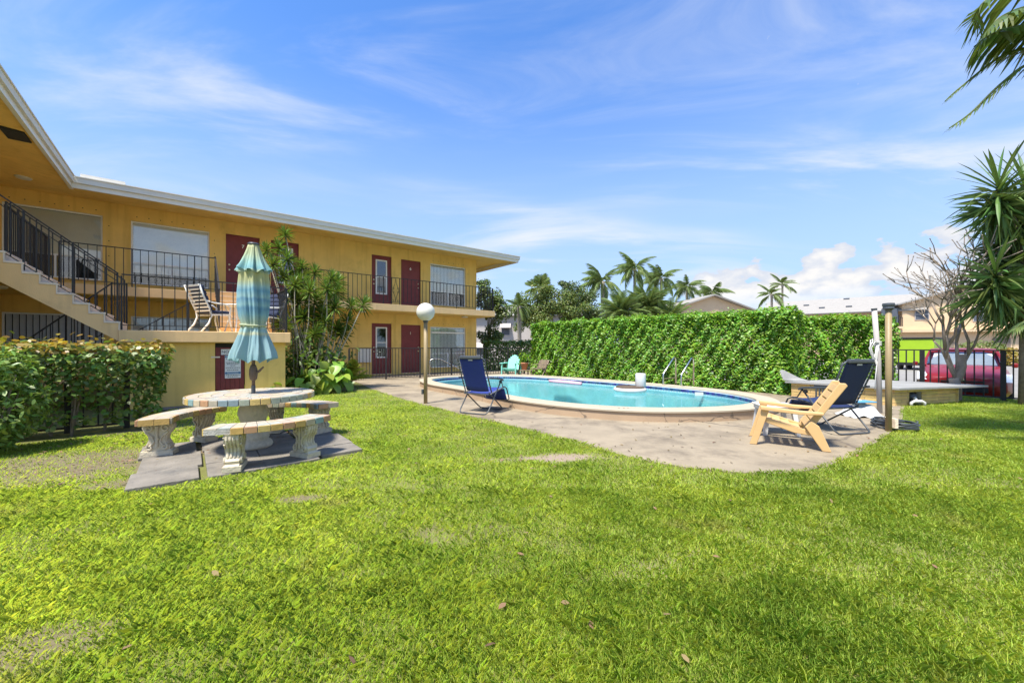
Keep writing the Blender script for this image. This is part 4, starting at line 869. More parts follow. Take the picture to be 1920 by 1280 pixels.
# ------------------------------------------------------------------ pump enclosure
def pump_box():
    A = Vector((6.95, 10.0, 0)); C = Vector((8.12, 8.52, 0)); D = Vector((10.15, 9.12, 0)); t = thing('pump_enclosure', 'low yellow block pump enclosure with grey board lid', 'pump house')
    def course(p, q, skip=None):
        d = (q - p); L_ = d.length; rz = math.atan2(d.y, d.x); h = .072
        for r in range(5):
            x = 0 if r % 2 == 0 else -.2
            while x < L_ - .01:
                a, b = max(0, x), min(L_, x + .40)
                if b - a > .03:
                    for a2, b2 in ([(a, b)] if not skip or r > 3 or b < skip[0] or a > skip[1] else [(a, min(b, skip[0])), (max(a, skip[1]), b)]):
                        if b2 - a2 > .02: MB().box(a2 + .003, b2 - .003, 0, .11, r * h + .002, (r + 1) * h - .005).build('block', 'yellow_block', t, bevel=.004, loc=p, rz=rz)
                x += .40
        MB().box(.004, L_ - .004, .014, .1, .001, 5 * h - .006).build('mortar', 'cement', t, loc=p, rz=rz) if not skip else [MB().box(max(.004, q0), q1, .014, .1, .001, 5 * h - .006).build('mortar', 'cement', t, loc=p, rz=rz) for q0, q1 in ((0, skip[0]), (skip[1], L_ - .004))]
    course(A, C); course(C, D, (.46, .86)); E = D + (A - C); course(D, E)
    h = .362
    lid = MB(); o = Vector((0, 0, 0)); P = [A + Vector((-.12, .05, 0)), C + Vector((-.02, -.12, 0)), D + Vector((.55, -.10, 0)), E + Vector((.25, .2, 0))]
    lid.add([(p.x, p.y, h) for p in P] + [(p.x, p.y, h + .04) for p in P], [(0, 1, 2, 3), (4, 5, 6, 7), (0, 1, 5, 4), (1, 2, 6, 5), (2, 3, 7, 6), (3, 0, 4, 7)]); lid.build('lid', 'grey_board', t)
    n = (C - A).normalized(); s = Vector((-n.y, n.x, 0)); s = -s if s.y > 0 else s
    v = MB()                                                           # louvred hatch on the pool side
    for k in range(9): p = A + n * (.52 + .065 * k) + s * .02; v.bar(p + Vector((0, 0, .02)), p + Vector((0, 0, .35)), .03, .03, n)
    v.bar(A + n * .48 + s * .025 + Vector((0, 0, .34)), A + n * 1.1 + s * .025 + Vector((0, 0, .34)), .04, .05); v.build('hatch', 'frame_grey', t)
    g = MB(); p = A + Vector((-.02, .25, h + .05)); g.add([p, p + Vector((.5, -.25, .0)), p + Vector((.45, .05, .05)), p + Vector((.05, .1, .26)), p + Vector((-.03, .1, .24))], [(0, 1, 2, 3), (0, 3, 4)]); g.build('bent_sheet', 'grey_board', t).modifiers.new('t', 'SOLIDIFY').thickness = .012
    q = thing('pump_pipework', 'white plastic pipes and pump showing in the enclosure opening', 'pump'); d = (D - C).normalized(); c = C + d * .62 + Vector((-.05, -.1, 0))
    MB().tube([c + Vector((-.12, 0, .0)), c + Vector((-.12, 0, .07)), c + Vector((-.06, 0, .10)), c + Vector((.1, 0, .10)), c + Vector((.16, 0, .07)), c + Vector((.16, 0, 0))], .032, 10).build('pipe', 'white_plastic', q, smooth=True)
    MB().tube([c + Vector((0, 0, .1)), c + Vector((0, .05, .17))], .03, 10).build('valve', 'white_plastic', q); MB().tube([c + Vector((.02, .12, .16)), c + Vector((.14, .34, .2))], .1, 14).build('motor', 'frame_grey', q, smooth=True)
    b = thing('folded_pool_cover', 'crumpled white and blue pool cover behind the navy chair', 'cover', (6.35, 7.35, .013)); m = MB(); nx = 16
    for i in range(nx):
        for j in range(nx): x = (i / (nx - 1) - .5); y = (j / (nx - 1) - .5); m.v.append((x * .6, y * .5, max(0, .24 * (1 - 4 * x * x) * (1 - 4 * y * y) + .05 * math.sin(9 * x + 5 * y) * (1 - 4 * x * x) + .03 * math.sin(17 * y - 3 * x) * (1 - 4 * y * y))))
    m.f = [(i * nx + j, (i + 1) * nx + j, (i + 1) * nx + j + 1, i * nx + j + 1) for i in range(nx - 1) for j in range(nx - 1)]; m.build('sheet', 'white_foam', b, smooth=True, fix=False)
    MB().box(-.2, .2, -.15, .1, .25, .275).build('blue_fold', 'blue_tarp', b, bevel=.01)
pump_box()

# ------------------------------------------------------------------ plants
def hedge(name, label, p, q, h, th, m, leaf, dens, cat='hedge', gap=0.0, new=0, wob=.10, group=None, low=0.0, lean=0.0, stems=True):
    """clipped hedge from p to q (ground centre line)"""
    p = Vector(p); q = Vector(q); L_ = (q - p).length; rz = math.atan2(q.y - p.y, q.x - p.x); t = thing(name, label, cat, p, rz, group)
    def field(a, b, s): return np.sin(a * 2.1 * s + 1.3) * np.cos(b * 1.7 * s + .4) * .5 + np.sin(a * 5.3 * s + b * 3.1 * s) * .3 + np.sin(a * 11 * s - b * 7.7 * s + 2) * .2
    Ps, Ns = [], []
    def put(n, fn):
        P, Nn = fn(rng.uniform(0, 1, n), rng.uniform(0, 1, n), rng.uniform(0, 1, n) ** 1.8); Ps.append(P); Ns.append(Nn)
    def side(sg):
        def f(a, b, c):
            x = a * L_; z = low + (h - low) * b; d = th / 2 + wob * field(x, z, 1.3) - c * .30 + lean * (z / h - .5); return np.stack([x, sg * d, z], 1), np.tile([0, sg * 1., .25], (len(a), 1))
        return f
    def top(a, b, c):
        x = a * L_; y = (b - .5) * th; z = h + wob * .8 * field(x, y * 2, 1.3) - c * .3 + .05 * np.maximum(0, rng.normal(0, 1, len(a))); return np.stack([x, y, z], 1), np.tile([0, 0, 1.], (len(a), 1))
    def end(sg):
        def f(a, b, c):
            y = (a - .5) * th; z = low + (h - low) * b; x = (L_ if sg > 0 else 0) + sg * (wob * field(y * 2, z, 1.3) - c * .3 + lean * (z / h - .3)); return np.stack([x, y, z], 1), np.tile([sg * 1., 0, .25], (len(a), 1))
        return f
    put(int(L_ * h * dens), side(-1)); put(int(L_ * h * dens * .6), side(1)); put(int(L_ * th * dens), top); put(int(th * h * dens), end(-1)); put(int(th * h * dens), end(1))
    P = np.concatenate(Ps); Nn = np.concatenate(Ns)
    if gap:
        keep = rng.uniform(0, 1, len(P)) > gap * np.clip((h * .75 - P[:, 2]) / (h * .5), 0, 1); P, Nn = P[keep], Nn[keep]
    if new:
        tip = (P[:, 2] > h - .12) & (rng.uniform(0, 1, len(P)) < new); npmesh('new_growth', leaves(P[tip] + [0, 0, .03], Nn[tip], leaf, leaf * .62, jit=.6), 6, 'new_leaf', t); P, Nn = P[~tip], Nn[~tip]
    npmesh('foliage', leaves(P, Nn, leaf, leaf * .60, up=.65, jit=.55), 6, m, t)
    if stems:
        s = MB()
        for k in range(int(L_ / .32)):
            x = (k + random.random()) * .32; y = random.uniform(-.12, .12)
            for j in range(3): s.tube([(x, y, 0), (x + random.uniform(-.12, .12), y + random.uniform(-.1, .1), h * .45), (x + random.uniform(-.3, .3), y + random.uniform(-.2, .2), h * .88)], [.016, .011, .005], 5)
        s.build('stems', 'bark', t)
    return t
hedge('clipped_hedge', 'tall clipped bright green hedge behind the pool ladder', (1.25, 17.75, 0), (7.62, 10.72, 0), 2.22, 1.1, 'hedge_leaf', .086, 1650, wob=.16)
hedge('street_hedge', 'looser darker green hedge behind the pump enclosure', (8.1, 12.6, -.1), (11.9, 12.9, -.1), 2.25, .9, 'hedge_leaf', .092, 1300, gap=.12, wob=.2)
hedge('low_hedge', 'low dark hedge with yellowish new tips in front of the stairs', b2w(-4.2, 8.55), b2w(-.34, 8.55), 1.28, .62, 'dark_leaf', .085, 900, gap=.72, new=.6, wob=.07, low=.12, lean=.22)
hedge('back_hedge', 'dark hedge beyond the iron fence at the building end', (-1.5, 21.2, 0), (1.2, 21.6, 0), 1.5, .8, 'dark_leaf', .12, 420, wob=.12)
def near_bush():
    t = thing('leafy_shrub', 'pale green leafy shrub at the left end of the low hedge', 'shrub', (-6.15, 4.75, 0)); Ps = []
    for c, r, n in (((-.05, 0, .95), (.36, .42, .35), 1500), ((.02, .05, .55), (.42, .45, .4), 1300), ((-.35, -.2, .7), (.4, .4, .6), 1200), ((0, -.05, .25), (.30, .3, .25), 400)):
        d = rng.normal(0, 1, (n, 3)); d /= np.linalg.norm(d, axis=1)[:, None]; Ps.append(np.array(c) + d * np.array(r) * rng.uniform(.6, 1.08, (n, 1)))
    P = np.concatenate(Ps); P = P[P[:, 2] > .05]; npmesh('foliage', leaves(P, P - np.array([0, 0, .5]), .095, .034, bend=.35, jit=.5), 6, 'near_leaf', t)
    s = MB()
    for k in range(9): a = k * .7; s.tube([(0, 0, 0), (.1 * math.cos(a), .1 * math.sin(a), .4), (.28 * math.cos(a), .28 * math.sin(a), .95)], [.018, .012, .006], 5)
    s.build('stems', 'pale_bark', t)
near_bush()
def tree(name, label, base, trunk_h, clumps, n, leaf, m, group=None, lean=(0, 0), bark='bark', tr=.13):
    """clumps: (dx, dy, z, rx, ry, rz)"""
    t = thing(name, label, 'tree', base, 0, group); s = MB(); top = Vector((lean[0], lean[1], trunk_h)); s.tube([(0, 0, -.3), (lean[0] * .3, lean[1] * .3, trunk_h * .5), top], [tr, tr * .8, tr * .65], 8)
    Ps, Ns = [], []
    tot = sum(c[3] * c[4] * c[5] for c in clumps)
    for c in clumps:
        C = Vector(c[:3]); s.tube([top * .8, top.lerp(C, .5) + Vector((random.uniform(-.2, .2), random.uniform(-.2, .2), .1)), C + Vector((0, 0, c[5] * .3))], [tr * .5, tr * .32, tr * .1], 6)
        for sub in range(9):
            d = rng.normal(0, 1, 3); d /= np.linalg.norm(d); cc = np.array(c[:3]) + d * np.array(c[3:]) * rng.uniform(.45, .95); k = max(40, int(n * c[3] * c[4] * c[5] / tot / 9))
            s.tube([C, C.lerp(Vector(cc), .95)], [tr * .12, tr * .04], 4)
            dd = rng.normal(0, 1, (k, 3)); dd /= np.linalg.norm(dd, axis=1)[:, None]; rr = rng.uniform(.15, 1, (k, 1)) ** .5
            Ps.append(cc + dd * rr * np.array(c[3:]) * rng.uniform(.38, .58)); Ns.append(dd * .8)
    P = np.concatenate(Ps); s.build('trunk', bark, t, smooth=True); npmesh('crown', leaves(P, np.concatenate(Ns), leaf, leaf * .55, jit=.6), 6, m, t)
    return t
G = 'trees beyond the pool fence'
def tb(px, Y, z=-.25): return Vector(((px - 960) / F * Y, Y, z))
tree('leaning_tree', 'slender dark tree leaning out behind the building end', tb(903, 24), 1.9, [(.35, .3, 4.2, .8, .9, 1.0), (.9, 0, 3.3, .8, .8, .8), (.5, .2, 2.2, .9, .8, .7), (.9, -.2, 5.0 - .7, .5, .5, .5), (.0, .3, 5.1, .5, .5, .45)], 5200, .15, 'tree_leaf', G, (.45, 0), tr=.10)
tree('round_tree', 'broad rounded olive green tree beyond the left hedge end', tb(1037, 30), 2.2, [(-1.5, 0, 4.2, 1.5, 1.3, 1.2), (.2, .2, 5.2, 1.6, 1.4, 1.1), (1.4, 0, 4.4, 1.4, 1.2, 1.1), (-.2, -.4, 3.6, 1.9, 1.3, 1.1), (-.8, 0, 5.5, .9, .8, .7), (-2.2, 0, 3.2, 1.0, 1, .9)], 12000, .16, 'olive_leaf', G)
tree('grey_green_tree', 'thin topped grey green tree beside the first coconut palm', tb(1090, 31), 2.4, [(-.7, 0, 5.4, 1.2, 1.0, 1.0), (.5, .2, 4.7, 1.5, 1.2, 1.1), (-.2, 0, 3.7, 1.8, 1.3, 1.0), (1.4, 0, 3.5, 1.4, 1.1, 1.0), (-1.3, .2, 6.3, .5, .5, .4), (2.6, 0, 3.2, 1.2, 1, .9)], 11000, .16, 'tree_leaf', G)
tree('rooftop_tree', 'small tree top just showing above the yellow building roof', tb(764, 40), 8.6, [(0, 0, 12.0, .45, .5, .35), (.7, 0, 11.7, .4, .4, .28), (0, 0, 9.6, 1.8, 1.5, 1.2)], 2200, .16, 'tree_leaf', G)
FRONDS = {}
def frond_mesh(kind):
    if kind in FRONDS: return FRONDS[kind]
    Lf, droop, ll, nl, lw, hang = {'coco': (2.7, 1.35, .74, 30, .09, 1.1), 'areca': (1.7, .75, .45, 20, .06, .25), 'fox': (1.6, 1.0, .38, 26, .06, .3), 'fan': (1.2, .3, .6, 9, .1, .1)}[kind]
    out = []
    for var in range(3):
        r = random.Random(var); m = MB(); spine = []
        dr = droop * (.75 + .3 * var)
        for k in range(9): f = k / 8; spine.append(Vector((Lf * (f - .10 * dr * f * f), 0, Lf * (.32 * f - dr * .55 * f * f))))
        m.tube(spine, [.035 - .03 * k / 8 for k in range(9)], 4)
        for k in range(nl):
            f = .14 + .85 * (k + .5) / nl; i = min(7, int(f * 8)); P = spine[i].lerp(spine[i + 1], f * 8 - i); tg = (spine[i + 1] - spine[i]).normalized(); l = ll * (.5 + 1.0 * math.sin(math.pi * min(1, f * .8 + .12))) * (1 - .45 * f)
            for s in (-1, 1):
                d = (tg * (.75 + .3 * r.random()) + Vector((0, s, -hang * (.4 + r.random())))).normalized(); q = d.cross(tg).normalized(); w = tg * lw * .5
                m.add([P - w, P + w, P + d * l * .6 + w * .8 + Vector((0, 0, -.04 * l)), P + d * l + Vector((0, 0, -.22 * l))], [(0, 1, 2, 3)])
        out.append(m.mesh('frond', 'palm_leaf', fix=False))
    FRONDS[kind] = out; return out
def palm(name, label, base, h, kind, n, group, tr=.13, wind=0, lean=(0, 0), scale=1.0, spear=False, el=(-25, 75)):
    t = thing(name, label, 'palm', base, 0, group); P = [(0, 0, -.3), (lean[0] * .35, lean[1] * .35, h * .45), (lean[0], lean[1], h)]; top = Vector(P[-1])
    MB().tube([(0, 0, -.3), (lean[0] * .12, lean[1] * .12, h * .25), (lean[0] * .4, lean[1] * .4, h * .55), (lean[0], lean[1], h - .25), (lean[0], lean[1], h + .1)], [tr * 1.4, tr, tr * .85, tr * 1.0, tr * 1.3], 9).build('trunk', 'palm_bark', t, smooth=True)
    fm = frond_mesh(kind)
    for k in range(n):
        f = (k + .5) / n; a = k * 2.39996 + random.uniform(-.2, .2); e = R(el[0] + (el[1] - el[0]) * f + random.uniform(-8, 8))
        o = link('frond', fm[k % 3], t, loc=top + Vector((0, 0, .05))); az = a
        d = Vector((math.cos(az) * math.cos(e), math.sin(az) * math.cos(e), math.sin(e))) + Vector((wind * .55, 0, 0)); az = math.atan2(d.y, d.x); e2 = math.atan2(d.z, math.hypot(d.x, d.y))
        o.rotation_euler = (random.uniform(-.3, .3), -e2 + .2, az); o.scale = (scale * random.uniform(.85, 1.08),) * 3
    if spear: MB().tube([top, top + Vector((.05, 0, 1.3 * scale))], [.05, .008], 5).build('spear_leaf', 'palm_leaf', t)
GP = 'coconut palms beyond the hedge'
def palm_at(px, py, Y, **k):
    p = at(px, py, Y); return dict(base=Vector((p.x, Y, -.25)), h=p.z + .25, **k)
palm('coconut_palm', 'windblown coconut palm with a stout low crown nearest the round tree', kind='coco', n=20, group=GP, wind=-.75, scale=.84, el=(-35, 88), tr=.17, lean=(0, 0), **palm_at(1130, 530, 36))
palm('coconut_palm', 'coconut palm standing highest of the row above the hedge', kind='coco', n=19, group=GP, wind=-.45, el=(-35, 88), scale=.80, spear=True, **palm_at(1190, 506, 38))
palm('coconut_palm', 'coconut palm with a full crown right of the highest palm', kind='coco', n=19, group=GP, wind=-.35, el=(-35, 88), scale=.78, **palm_at(1240, 524, 39))
palm('coconut_palm', 'coconut palm with a small crown left of the cream gable', kind='coco', n=16, group=GP, wind=-.2, scale=.70, spear=True, **palm_at(1288, 540, 40))
palm('coconut_palm', 'coconut palm rising directly behind the cream gable', kind='coco', n=18, group=GP, wind=.2, scale=.76, **palm_at(1336, 550, 42))
palm('foxtail_palm', 'taller of two slim palms behind the long white roof', kind='fox', n=10, group='slim palms by the long roof', scale=1.05, tr=.09, el=(-20, 70), **palm_at(1467, 535, 41))
palm('foxtail_palm', 'shorter of two slim palms behind the long white roof', kind='fox', n=10, group='slim palms by the long roof', scale=1.1, tr=.11, el=(-35, 70), **palm_at(1447, 553, 40))
palm('cabbage_palm', 'short pale trunked palm in front of the white house', kind='fox', n=16, group=None, scale=.75, tr=.16, el=(-45, 75), **palm_at(974, 577, 28))
palm('cabbage_palm', 'dark palm crown behind the rounded olive tree', kind='fan', n=22, group=None, scale=1.05, tr=.15, el=(-30, 80), **palm_at(1012, 540, 36))
for i, (px, Y, sc, lab) in enumerate(((1165, 27, 1.15, 'clumping feathery palm just behind the hedge below the first palms'), (1215, 28, 1.25, 'clumping feathery palm with the tallest fronds behind the hedge'), (1255, 27, 1.0, 'clumping feathery palm beside the cream gable roof'))):
    palm('clump_palm', lab, tb(px, Y), 3.1 * sc, 'areca', 52, 'feathery palms behind the hedge', tr=.10, scale=sc, el=(-45, 85))

def dracaena():
    base = b2w(2.55, 12.1); t = thing('dracaena', 'tall many stemmed dracaena with spiky leaf heads beside the store', 'plant', base)
    def rosette(n, L_):
        k = np.arange(n); a = k * 2.39996 + rng.uniform(-.2, .2, n); e = np.radians(82 - 120 * (k / n) + rng.uniform(-8, 8, n)); d = np.stack([np.cos(a) * np.cos(e), np.sin(a) * np.cos(e), np.sin(e)], 1); s = np.stack([-np.sin(a), np.cos(a), 0 * a], 1); l = (L_ * rng.uniform(.75, 1.1, n))[:, None]; w = .017
        dr = np.array([0, 0, -.16]) * l; z0 = np.stack([0 * a, 0 * a, .10 * (1 - k / n)], 1)
        return np.stack([z0 - s * w * .6, z0 + s * w * .6, z0 + d * l * .55 + s * w + dr * .15, z0 + d * l + dr, z0 + d * l * .55 - s * w + dr * .15], 1)
    RM = []
    for v in range(4):
        o = npmesh('leaf_head', rosette(66, .37), 5, 'dracaena_leaf', None); RM.append(o.data); bpy.data.objects.remove(o)
    tips = [(220, 90), (80, 215), (175, 190), (235, 275), (130, 320), (205, 410), (325, 385), (440, 375), (600, 450), (530, 500), (440, 600), (330, 590), (400, 520), (515, 760), (680, 740), (710, 620), (795, 620), (605, 790), (590, 640), (400, 690), (290, 470), (345, 330), (265, 560), (480, 680), (640, 830), (560, 420), (600, 520), (380, 450), (250, 400), (450, 800), (300, 690), (540, 590)]
    s = MB()
    for i, (x, y) in enumerate(tips):
        Y = 11.35 + random.uniform(-.5, .7); p = at(480 + x / 4, 420 + y / 4, Y) - base; g = Vector((random.uniform(-.35, .35), random.uniform(-.3, .3), -.05)); m1 = g.lerp(p, .4) + Vector((random.uniform(-.12, .12), random.uniform(-.1, .1), -.12)); m2 = g.lerp(p, .75) + Vector((random.uniform(-.08, .08), 0, -.12))
        s2 = MB().tube([g, m1, m2, p], [.026, .020, .015, .012], 6); s2.build('cane', 'cane', t, smooth=True)
        o = link('leaf_head', RM[i % 4], t, loc=p); d = (p - m2).normalized(); o.rotation_euler = d.to_track_quat('Z', 'Y').to_euler(); o.scale = (random.uniform(.85, 1.15),) * 3
        if i % 5 == 0: o = link('leaf_head', RM[(i + 1) % 4], t, loc=m2 + Vector((random.uniform(-.3, .3), random.uniform(-.3, .1), random.uniform(-.25, .05)))); o.rotation_euler = (random.uniform(-.5, .5), random.uniform(-.5, .5), 0)
dracaena()
def big_leaf_mesh(pts, bend):
    m = MB(); n = len(pts)
    for f, w in pts: m.v += [(f, -w, -bend * f * f + .18 * w), (f, 0, -bend * f * f), (f, w, -bend * f * f + .18 * w)]
    for i in range(n - 1):
        a = i * 3; m.f += [(a, a + 1, a + 4, a + 3), (a + 1, a + 2, a + 5, a + 4)]
    return m
def bed_plants():
    hearts = [big_leaf_mesh([(-.03, .02), (0, .10), (.07, .135), (.16, .115), (.24, .06), (.30, .004)], b).mesh('leaf', 'big_leaf', fix=False, smooth=True) for b in (.6, 1.4, 2.2)]
    def clump(name, lab, c, n, rad, h, sc, mts=None):
        t = thing(name, lab, 'plant', c)
        for k in range(n):
            a = random.uniform(0, 6.28); r = rad * math.sqrt(random.random()); z = h * random.uniform(.35, 1) * (1 - .45 * (r / rad) ** 2); p = Vector((r * math.cos(a), r * math.sin(a), z))
            MB().tube([(p.x * .4, p.y * .4, 0), (p.x * .75, p.y * .75, z * .6), p], [.010, .008, .006], 4).build('stalk', 'near_leaf', t)
            o = link('leaf', random.choice(hearts), t, loc=p); o.rotation_euler = (random.uniform(-.3, .3), random.uniform(.1, .9), a + random.uniform(-.7, .7) - (.8 if random.random() < .4 else 0)); o.scale = (sc * random.uniform(.7, 1.15),) * 3
    clump('broad_leaf_plant', 'bright green broad leaved plant below the dracaena at the lawn edge', gp(612, 735), 80, .58, .98, 1.1)
    clump('broad_leaf_plant', 'lower broad leaved plant beside the store wall corner', gp(563, 740), 40, .42, .60, .9)
    clump('climbing_plant', 'small dark two leaved plant against the ochre store wall', b2w(1.62, 11.0), 7, .12, .50, .7)
    hm = []
    for v in range(3): m = frond_mesh('areca')[v].copy(); m.materials.clear(); m.materials.append(MATS['yellow_frond']); hm.append(m)
    t = thing('ginger_plant', 'yellow green arching ginger fronds beside the iron fence', 'plant', gp(655, 724))
    for k in range(16): o = link('frond', hm[k % 3], t, loc=(random.uniform(-.15, .1), random.uniform(-.1, .1), random.uniform(.05, .5))); o.rotation_euler = (random.uniform(-.4, .4), random.uniform(-.9, -.2), random.uniform(-1.6, 1.0)); o.scale = (random.uniform(.35, .5),) * 3
    t = thing('dark_understorey_shrub', 'dark leafy undergrowth between the dracaena canes', 'shrub', b2w(2.75, 12.5)); P = rng.normal(0, 1, (1900, 3)) * np.array([.42, .38, .40]) + np.array([0, 0, .70]); P = P[P[:, 2] > .02]
    npmesh('foliage', leaves(P, P * 0 + [0, -.4, .3], .20, .06, jit=.8), 6, 'dark_leaf', t); s = MB()
    for k in range(8): s.tube([(random.uniform(-.2, .2), random.uniform(-.2, .2), 0), (random.uniform(-.4, .4), random.uniform(-.4, .4), 1.1)], .012, 5)
    s.build('stems', 'cane', t)
bed_plants()
def yucca():
    base = Vector((11.15, 8.75, 0)); t = thing('yucca', 'tall spiky yucca with hanging sword leaves beside the street fence', 'plant', base)
    lm = []
    for b in (.12, .35, .75):
        m = MB()
        for k in range(5): f = k / 4; w = .031 * (.6 + 1.5 * f) * (1 - f) ** .7 + .002 if k else .02; m.v += [(.85 * f * (1 - .15 * b * f), -w, -b * .55 * f * f + w * .4), (.85 * f * (1 - .15 * b * f), 0, -b * .55 * f * f), (.85 * f * (1 - .15 * b * f), w, -b * .55 * f * f + w * .4)]
        m.f = [q for i in range(4) for q in ((i * 3, i * 3 + 1, i * 3 + 4, i * 3 + 3), (i * 3 + 1, i * 3 + 2, i * 3 + 5, i * 3 + 4))]; lm.append(m.mesh('leaf', 'yucca_leaf', fix=False))
    heads = [(1872, 352, 8.6, 46), (1915, 405, 8.8, 44), (1866, 508, 8.5, 46), (1915, 545, 8.8, 50), (1895, 460, 9.0, 44), (1925, 350, 8.8, 34), (1935, 490, 8.6, 30)]
    for x, y, Y, n in heads:
        p = at(x, y, Y) - base; MB().tube([(0, 0, -.1), Vector((.08, .05, p.z * .45)), Vector((p.x * .2 + .05, p.y * .2, p.z * .78)), p], [.085, .07, .055, .045], 8).build('trunk', 'bark', t, smooth=True)
        for k in range(n):
            f = (k + .5) / n; a = k * 2.39996; e = R(80 - 150 * f + random.uniform(-8, 8)); o = link('leaf', lm[0 if f < .4 else (1 if f < .7 else 2)], t, loc=p + Vector((0, 0, .05 - .25 * f))); o.rotation_euler = (random.uniform(-.2, .2), -e, a); o.scale = (random.uniform(.95, 1.25),) * 3
    sk = MB()
    for x, y, Y, n in heads:
        p = at(x, y, Y) - base
        for k in range(170):
            a = k * 2.39996; e = R(random.uniform(-85, 45)); d = Vector((math.cos(a) * math.cos(e), math.sin(a) * math.cos(e), math.sin(e))); q = p + Vector((0, 0, -.1 - .5 * random.random())); l = random.uniform(.6, .9); sd = Vector((-math.sin(a), math.cos(a), 0)) * .018; tip = q + d * l + Vector((0, 0, -.25 * l)); md = q + d * l * .5 + Vector((0, 0, -.03))
            sk.add([q - sd * .5, q + sd * .5, md + sd, tip, md - sd], [(0, 1, 2, 3, 4)])
    tag(sk.build('hanging_leaves', 'yucca_skirt', t, fix=False), kind='stuff')
yucca()
def travellers():
    base = Vector((6.9, 4.0, 0)); t = thing('banana_plant', 'tattered banana like leaves hanging in beside the yucca', 'plant', base); MB().tube([(0, 0, -.1), (.05, 0, 1.6), (0, 0, 2.9)], [.14, .12, .09], 10).build('trunk', 'palm_bark', t, smooth=True)
    def leaf(P, w, tat, drip, name='leaf', mt='banana_leaf', n=34):
        P = [Vector(q) for q in P]; sp = []
        for i in range(n + 1):
            f = i / n * (len(P) - 1); j = min(len(P) - 2, int(f)); u = f - j; p0 = P[max(0, j - 1)]; p1 = P[j]; p2 = P[j + 1]; p3 = P[min(len(P) - 1, j + 2)]
            sp.append(.5 * ((2 * p1) + (p2 - p0) * u + (2 * p0 - 5 * p1 + 4 * p2 - p3) * u * u + (3 * p1 - p0 - 3 * p2 + p3) * u ** 3))
        o = MB().tube(sp, [.028 - .022 * i / n for i in range(n + 1)], 6).build(name, mt, t, smooth=True); m = MB()
        for i in range(4, n):
            f = i / n; tg = (sp[i + 1] - sp[i - 1]).normalized(); sd = tg.cross(Vector((0, 0, 1))).normalized(); ww = w * math.sin(math.pi * min(1, .12 + f * .86)) ** .6
            for s in (-1, 1):
                g = tat * random.uniform(.3, 1.0); l = ww * (1 - .5 * g * random.random()); half = (sp[i + 1] - sp[i]).length * (.56 if tat < .5 else .30); dn = Vector((0, 0, -1)) * l * drip * random.uniform(.5, 1.2)
                m.add([sp[i] - tg * half, sp[i] + tg * half, sp[i] + sd * s * l * .6 + tg * (half + .05) + dn * .4, sp[i] + sd * s * l * .95 + tg * .10 + dn, sp[i] + sd * s * l * .6 + tg * (.05 - half) + dn * .4], [(0, 1, 2, 3, 4)])
        tag(m.build('blade', mt, o, fix=False), kind='stuff')
    top = Vector((0, 0, 2.9))
    def w(px, py, Y): return at(px, py, Y) - base
    leaf([top, w(2060, 20, 4.6), w(1960, 40, 4.7), w(1870, 60, 4.8), w(1826, 88, 4.9)], .46, .22, .9)
    leaf([top, w(2050, -60, 4.4), w(1930, -45, 4.5), w(1850, 0, 4.6), w(1822, 40, 4.7)], .46, .15, .7); leaf([top, w(2040, 30, 4.9), w(1950, 10, 5.0), w(1880, 30, 5.1), w(1838, 70, 5.2)], .40, .2, 1.0)
    leaf([top, w(2080, 100, 4.6), w(1960, 88, 4.8), w(1880, 105, 4.9), w(1800, 165, 5.0), w(1772, 190, 5.0)], .10, .9, .8)
    leaf([top, w(2060, 90, 4.4), w(1940, 115, 4.6), w(1880, 155, 4.7), w(1820, 212, 4.8), w(1780, 240, 4.8)], .13, .85, .9)
    leaf([top * .85, w(2050, 330, 4.8), w(1950, 352, 4.9), w(1905, 362, 5.0), w(1876, 362, 5.0)], .10, .1, .5); leaf([top * .6, w(2040, 560, 4.8), w(1960, 590, 4.9), w(1925, 600, 5.0), w(1898, 622, 5.0)], .14, .1, .5)
    leaf([top, w(2100, -100, 5.2), w(2200, -60, 5.6), w(2300, 60, 5.8)], .3, .3, .8); leaf([top, top + Vector((.5, -.6, .7)), top + Vector((1.0, -1.2, .5)), top + Vector((1.3, -1.7, -.1))], .3, .3, .8)
travellers()
def bare_tree():
    base = Vector((10.52, 9.52, -.05)); t = thing('bare_frangipani', 'leafless grey frangipani tree in front of the iron fence', 'tree', base); m = MB(); r = random.Random(5)
    def grow(p, d, l, rad, lev):
        mid = p + d * l * .5 + Vector((r.uniform(-1, 1), r.uniform(-1, 1), r.uniform(-.3, .6))) * l * .10; e = p + d * l; m.tube([p, mid, e], [rad, rad * .88, rad * .74], 6 if lev < 3 else 5)
        if lev >= 6 or rad < .0035: m.tube([e, e + d * .03], [rad * .9, rad * 1.1], 5); return
        n = 2 if r.random() < .85 else 3
        if lev == 0: n = 3
        for k in range(n):
            ax = Vector((r.gauss(0, 1), r.gauss(0, 1), r.gauss(0, .45))).normalized(); nd = (d + ax * (.62 if lev else .5) + Vector((0, 0, .16 - .03 * lev))).normalized(); grow(e, nd, l * r.uniform(.70, .98), rad * .71, lev + 1)
    m.tube([(0, 0, -.2), (.02, .0, .25), (-.02, .02, .5)], [.10, .09, .095], 9); m.tube([(.03, 0, .45), (.13, .0, .72), (.12, 0, .98)], [.085, .08, .085], 9)
    for d, l, rd in (((-.30, .1, 1), .66, .050), ((-.60, -.1, .9), .55, .034), ((.10, .1, 1.1), .78, .040), ((.45, 0, .9), .58, .042)): grow(Vector((0.02, 0, .45)), Vector(d).normalized(), l, rd, 1)
    m.build('trunk', 'pale_bark', t, smooth=True); t.scale = (1.05, 1.05, 1.15)
bare_tree()

